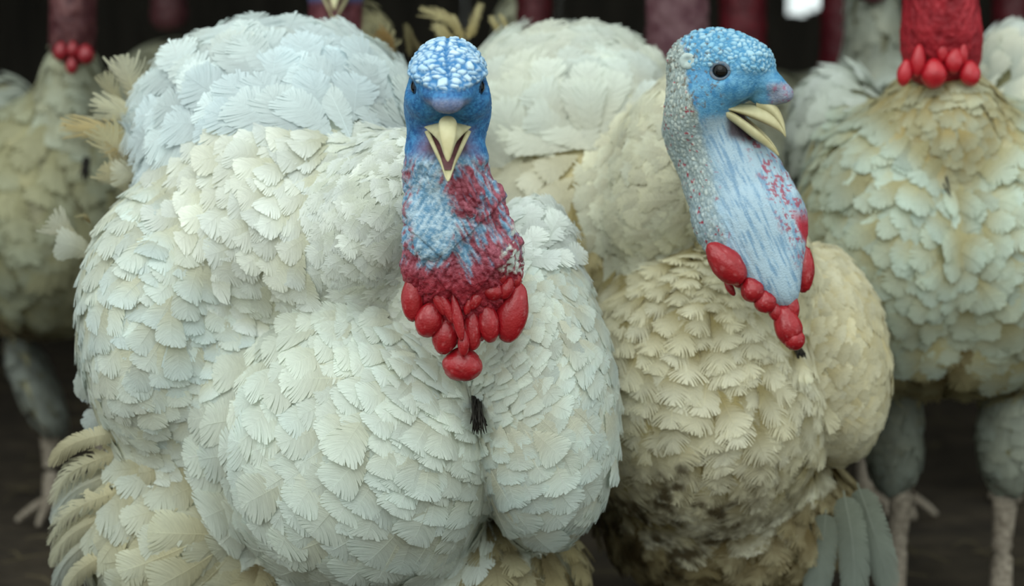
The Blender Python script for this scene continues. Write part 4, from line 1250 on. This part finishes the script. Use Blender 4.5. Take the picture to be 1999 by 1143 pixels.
SMOKE, DIM = C(204, 210, 198), C(190, 196, 182)
OC = C(190, 172, 120)
YC = 0.60
rear_turkey('cream turkey with a thick bright red neck and red lobes, standing behind the profile head', 3, YC, 1840, [
    dict(name='breast_plumage', c=(1722, 470, YC), r=(160, 245, .17), style='round', conf=.8, lift=12, jit=.25, cols=(C(186, 178, 136), C(204, 218, 206), C(206, 204, 168)), stain=.45, cps=[
        (1700, 300, -.8, .45, 90, 44, 25), (1640, 400, -.95, .35, 90, 46, 26), (1780, 330, -.5, .85, 90, 40, 22), (1760, 450, -.9, .45, 90, 44, 24), (1650, 560, -.7, .7, 84, 56, 27), (1780, 580, -.3, .95, 84, 58, 27), (1700, 660, -.2, 1, 80, 60, 28)]),
    dict(name='breast_plumage', c=(1935, 475, YC), r=(165, 250, .17), style='round', conf=.8, lift=12, jit=.25, cols=(C(186, 178, 136), C(204, 218, 206), C(206, 204, 168)), stain=.45, cps=[
        (1960, 290, .8, .45, 90, 44, 25), (1870, 330, .4, .9, 90, 40, 22), (1900, 450, .9, .4, 90, 44, 24), (2000, 430, .95, .35, 90, 46, 26), (1870, 580, .2, 1, 84, 58, 27), (1980, 560, .6, .8, 84, 56, 27), (1920, 660, .1, 1, 80, 60, 28)]),
    dict(name='neck_plumage', c=(1835, 250, YC - .02), r=(112, 120, .13), style='fine', conf=.85, lift=8, cols=(OC, C(206, 206, 178), C(200, 188, 140)), stain=.7, cps=[(1770, 250, -.7, .7, 50, 30, 15), (1840, 300, 0, 1, 60, 28, 15), (1900, 250, .7, .7, 50, 30, 15)]),
    dict(name='shoulder_plumage', c=(1640, 270, YC + .16), r=(86, 130, .11), style='soft', conf=.6, lift=13, cols=(SMOKE, SMOKE, WHITE), cps=[(1640, 200, -.6, -.6, 80, 50, 28), (1600, 300, -.8, .4, 80, 50, 28), (1700, 250, -.3, .8, 70, 46, 26)]),
    dict(name='shoulder_plumage', c=(1978, 215, YC + .14), r=(92, 150, .11), style='soft', conf=.6, lift=13, cols=(SMOKE, WHITE, CREAM), cps=[(1960, 100, .1, -1, 80, 50, 28), (2020, 250, .8, .4, 80, 50, 28), (1940, 250, .3, .9, 70, 46, 26)]),
    dict(name='belly_plumage', c=(1840, 655, YC + .06), r=(235, 95, .15), style='ragged', conf=.6, lift=14, jit=.3, cols=(C(120, 104, 66), C(180, 176, 140), C(160, 144, 100)), stain=.8, cps=[(1720, 690, -.2, 1, 90, 56, 32), (1840, 700, 0, 1, 90, 56, 32), (1960, 690, .2, 1, 90, 56, 32)]),
    dict(name='thigh_plumage', c=(1745, 850, YC + .08), r=(56, 118, .05), style='fine', conf=.85, lift=6, cols=(C(132, 136, 124), C(150, 158, 148), C(130, 128, 108)), cps=[(1745, 800, -.1, 1, 50, 40, 22), (1745, 930, 0, 1, 50, 36, 20)]),
    dict(name='thigh_plumage', c=(1972, 855, YC + .05), r=(62, 112, .05), style='fine', conf=.85, lift=6, cols=(C(150, 154, 140), C(176, 184, 172), C(150, 148, 126)), cps=[(1970, 800, -.1, 1, 50, 40, 22), (1970, 930, 0, 1, 50, 36, 20)]),
], [(1832, -150, YC - .12, 62, .045), (1834, -60, YC - .12, 62, .045), (1836, 20, YC - .11, 64, .045), (1838, 80, YC - .10, 68, .042), (1838, 130, YC - .08, 62, .036)],
    (1830, -240, YC - .16), (-.2, -1, 0), (C(124, 14, 28), C(160, 34, 46)), C(70, 120, 160),
    [(1823, 143, 26, 30, 0), (1862, 118, 18, 26, 4), (1894, 143, 21, 26, -8), (1766, 142, 15, 27, 8), (1792, 118, 15, 32, 5), (1840, 100, 11, 22, 0), (1880, 105, 10, 22, 0)],
    [(1762, 940, 1746, YC + .07), (1963, 950, 1955, YC + .04)], C(150, 146, 112), lobe_cols=(C(150, 10, 26), C(178, 24, 38), C(190, 70, 80)), res=0.0025, beard=(1832, 336, 0.475))

YD = 1.25
rear_turkey('dim cream turkey with a mauve red neck and small red lobes, beside tattered feathers', 4, YD, 100, [
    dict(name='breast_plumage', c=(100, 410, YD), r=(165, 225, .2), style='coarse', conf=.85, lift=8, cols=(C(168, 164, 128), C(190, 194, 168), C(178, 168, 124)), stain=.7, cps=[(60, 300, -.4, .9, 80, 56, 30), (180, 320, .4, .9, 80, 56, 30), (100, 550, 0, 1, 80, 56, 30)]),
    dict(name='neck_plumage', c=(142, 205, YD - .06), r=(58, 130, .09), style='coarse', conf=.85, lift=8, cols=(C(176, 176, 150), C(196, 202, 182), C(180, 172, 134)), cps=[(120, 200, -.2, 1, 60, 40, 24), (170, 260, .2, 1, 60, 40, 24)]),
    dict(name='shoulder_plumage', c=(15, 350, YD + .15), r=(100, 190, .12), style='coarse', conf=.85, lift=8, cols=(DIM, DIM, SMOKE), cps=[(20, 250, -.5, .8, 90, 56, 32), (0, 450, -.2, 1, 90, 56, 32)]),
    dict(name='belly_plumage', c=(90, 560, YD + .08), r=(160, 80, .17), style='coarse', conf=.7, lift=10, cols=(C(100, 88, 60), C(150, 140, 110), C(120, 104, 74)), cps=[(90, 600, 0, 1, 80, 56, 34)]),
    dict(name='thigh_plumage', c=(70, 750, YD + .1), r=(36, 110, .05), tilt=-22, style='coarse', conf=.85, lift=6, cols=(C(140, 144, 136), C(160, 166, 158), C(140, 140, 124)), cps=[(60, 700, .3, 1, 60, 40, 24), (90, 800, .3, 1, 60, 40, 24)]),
], [(146, -120, YD - .12, 34, .04), (144, -30, YD - .12, 36, .04), (142, 40, YD - .12, 38, .042), (142, 100, YD - .11, 36, .036)],
    (146, -190, YD - .16), (.2, -1, 0), (C(66, 30, 34), C(100, 62, 62)), C(80, 110, 140),
    [(167, 106, 17, 20, 0), (118, 100, 14, 19, 6), (140, 128, 12, 17, 0), (142, 96, 12, 16, 0)], [(98, 840, 104, YD + .1), (200, 840, 205, YD + .12)], C(150, 146, 118), coarse=1.1, res=0.004, beard=(168, 312, 1.06))


def simple_rear(label, seed, Y, nx, ntop, nw, head_y, face, neck_cols, head_col, body_c, body_r, legs, lobes=(), cone=None, cols=None, cut=-50):
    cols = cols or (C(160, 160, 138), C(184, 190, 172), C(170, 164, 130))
    cx, cy = body_c
    pt = [dict(name='body_plumage', c=(cx, cy, Y), r=(body_r[0], body_r[1], .22), style='coarse', conf=.85, lift=9, cols=cols, cps=[(cx - 60, cy - 100, -.4, .9, 90, 60, 36), (cx + 60, cy - 100, .4, .9, 90, 60, 36), (cx, cy + 100, 0, 1, 90, 60, 36)])]
    if cone:
        pt.append(dict(name='neck_plumage', c=(cone[0], cone[1], Y - .05), r=(cone[2], cone[3], .08), tilt=cone[4], style='coarse', conf=.85, lift=7, cols=cols, cps=[(cone[0], cone[1], 0, 1, 60, 40, 24)]))
    nb = ntop + 40
    return rear_turkey(label, seed, Y, cx, pt, [(nx, head_y + 40, Y - .12, nw, .04), (nx, (head_y + nb) / 2, Y - .12, nw, .04), (nx, nb - 30, Y - .12, nw, .04), (nx, nb, Y - .11, nw, .035)],
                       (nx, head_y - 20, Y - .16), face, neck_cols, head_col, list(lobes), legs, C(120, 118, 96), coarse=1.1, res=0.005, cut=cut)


DR = (C(58, 10, 16), C(76, 16, 24)); PU = (C(78, 42, 50), C(104, 74, 78)); MV = (C(84, 38, 46), C(112, 60, 66))
simple_rear('turkey behind the white one, only its blue cheeks and mauve chin above the white back', 5, 1.05, 655, 140, 42, -38, (0.05, -1, 0), MV, C(56, 110, 166), (690, 330), (140, 200), [(640, 760, 640, 1.1), (740, 760, 740, 1.1)],
            cone=(705, 120, 62, 110, 0), cols=(C(150, 144, 112), C(176, 172, 140), C(160, 148, 108)), cut=-42)
simple_rear('turkey with a wide purple red neck just behind the profile head', 6, 1.25, 1322, 130, 58, -170, (-.3, -1, 0), PU, C(90, 110, 140), (1330, 340), (160, 190), [(1290, 720, 1290, 1.3), (1390, 720, 1390, 1.3)])
simple_rear('turkey with a slim dark red neck seen behind the cream back', 7, 1.6, 1042, 60, 30, -150, (.3, -1, 0), DR, C(70, 90, 120), (1060, 300), (150, 190), [(1030, 650, 1030, 1.65), (1110, 650, 1110, 1.65)], cone=(1010, 70, 40, 90, 8))
simple_rear('turkey with a dark crimson neck rising over the blue crown in profile', 8, 1.8, 1450, 90, 42, -150, (.6, -1, 0), (C(70, 12, 20), C(96, 18, 28)), C(60, 60, 80), (1480, 330), (150, 190), [(1440, 640, 1440, 1.8), (1520, 640, 1520, 1.8)])
simple_rear('turkey with a dark red neck under the bright gap in the wall', 9, 2.4, 1640, 100, 34, -130, (-.5, -1, 0), (C(70, 10, 20), C(90, 16, 26)), C(60, 70, 90), (1590, 330), (140, 190), [(1560, 620, 1560, 2.45), (1640, 620, 1640, 2.45)])
simple_rear('turkey with a pale feathered neck between the wall gap and the bright red neck', 10, 1.35, 1702, -60, 26, -190, (.4, -1, 0), MV, C(70, 100, 140), (1715, 300), (130, 190), [(1690, 730, 1690, 1.4), (1760, 730, 1760, 1.4)], cone=(1703, 60, 50, 150, 0), cols=(C(160, 164, 150), C(186, 194, 184), C(170, 168, 146)))
simple_rear('turkey with a dark red neck at the shoulder of the bright red necked one', 11, 1.5, 1972, 60, 30, -150, (-.4, -1, 0), DR, C(60, 80, 110), (1990, 300), (140, 190), [(1960, 680, 1960, 1.55), (2030, 680, 2030, 1.55)])
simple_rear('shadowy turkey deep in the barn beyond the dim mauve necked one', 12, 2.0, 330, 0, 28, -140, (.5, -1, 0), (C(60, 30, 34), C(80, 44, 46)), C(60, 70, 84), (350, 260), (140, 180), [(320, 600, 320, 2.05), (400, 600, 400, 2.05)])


# loose straw trodden into the floor
FEET = [(o.data.vertices[200].co.x, o.data.vertices[200].co.y) for o in bpy.data.objects if o.name.startswith('leg')]
rs = np.random.default_rng(3)
V, Q, o = [], [], 0
for i in range(1100):
    x, y = rs.uniform(-2.2, 2.2), rs.uniform(0.2, 3.8)
    a, ln = rs.uniform(0, 6.28), rs.uniform(0.04, 0.14)
    d = np.array([math.cos(a), math.sin(a), 0]); s = np.array([-d[1], d[0], 0]) * rs.uniform(0.0012, 0.0025)
    z = GZ + rs.uniform(-0.003, 0.006)
    if any(abs(x - fx) < 0.16 and abs(y - fy) < 0.16 for fx, fy in FEET):
        continue
    p0 = np.array([x, y, z]); p1 = p0 + d * ln * .5 + (0, 0, rs.uniform(0, .012)); p2 = p0 + d * ln
    up = np.array([0, 0, 0.0018])
    V.append(np.array([p0 - s, p0 + up, p0 + s, p1 - s, p1 + up, p1 + s, p2 - s, p2 + up, p2 + s]))
    Q.append(np.array([[0, 1, 4, 3], [1, 2, 5, 4], [3, 4, 7, 6], [4, 5, 8, 7]]) + o); o += 9
straw = quad_mesh('straw', np.concatenate(V), np.concatenate(Q), mat=M_STRAW)
straw['kind'] = 'stuff'
straw['label'] = 'loose straw trodden into the dark barn floor'
straw['category'] = 'straw'
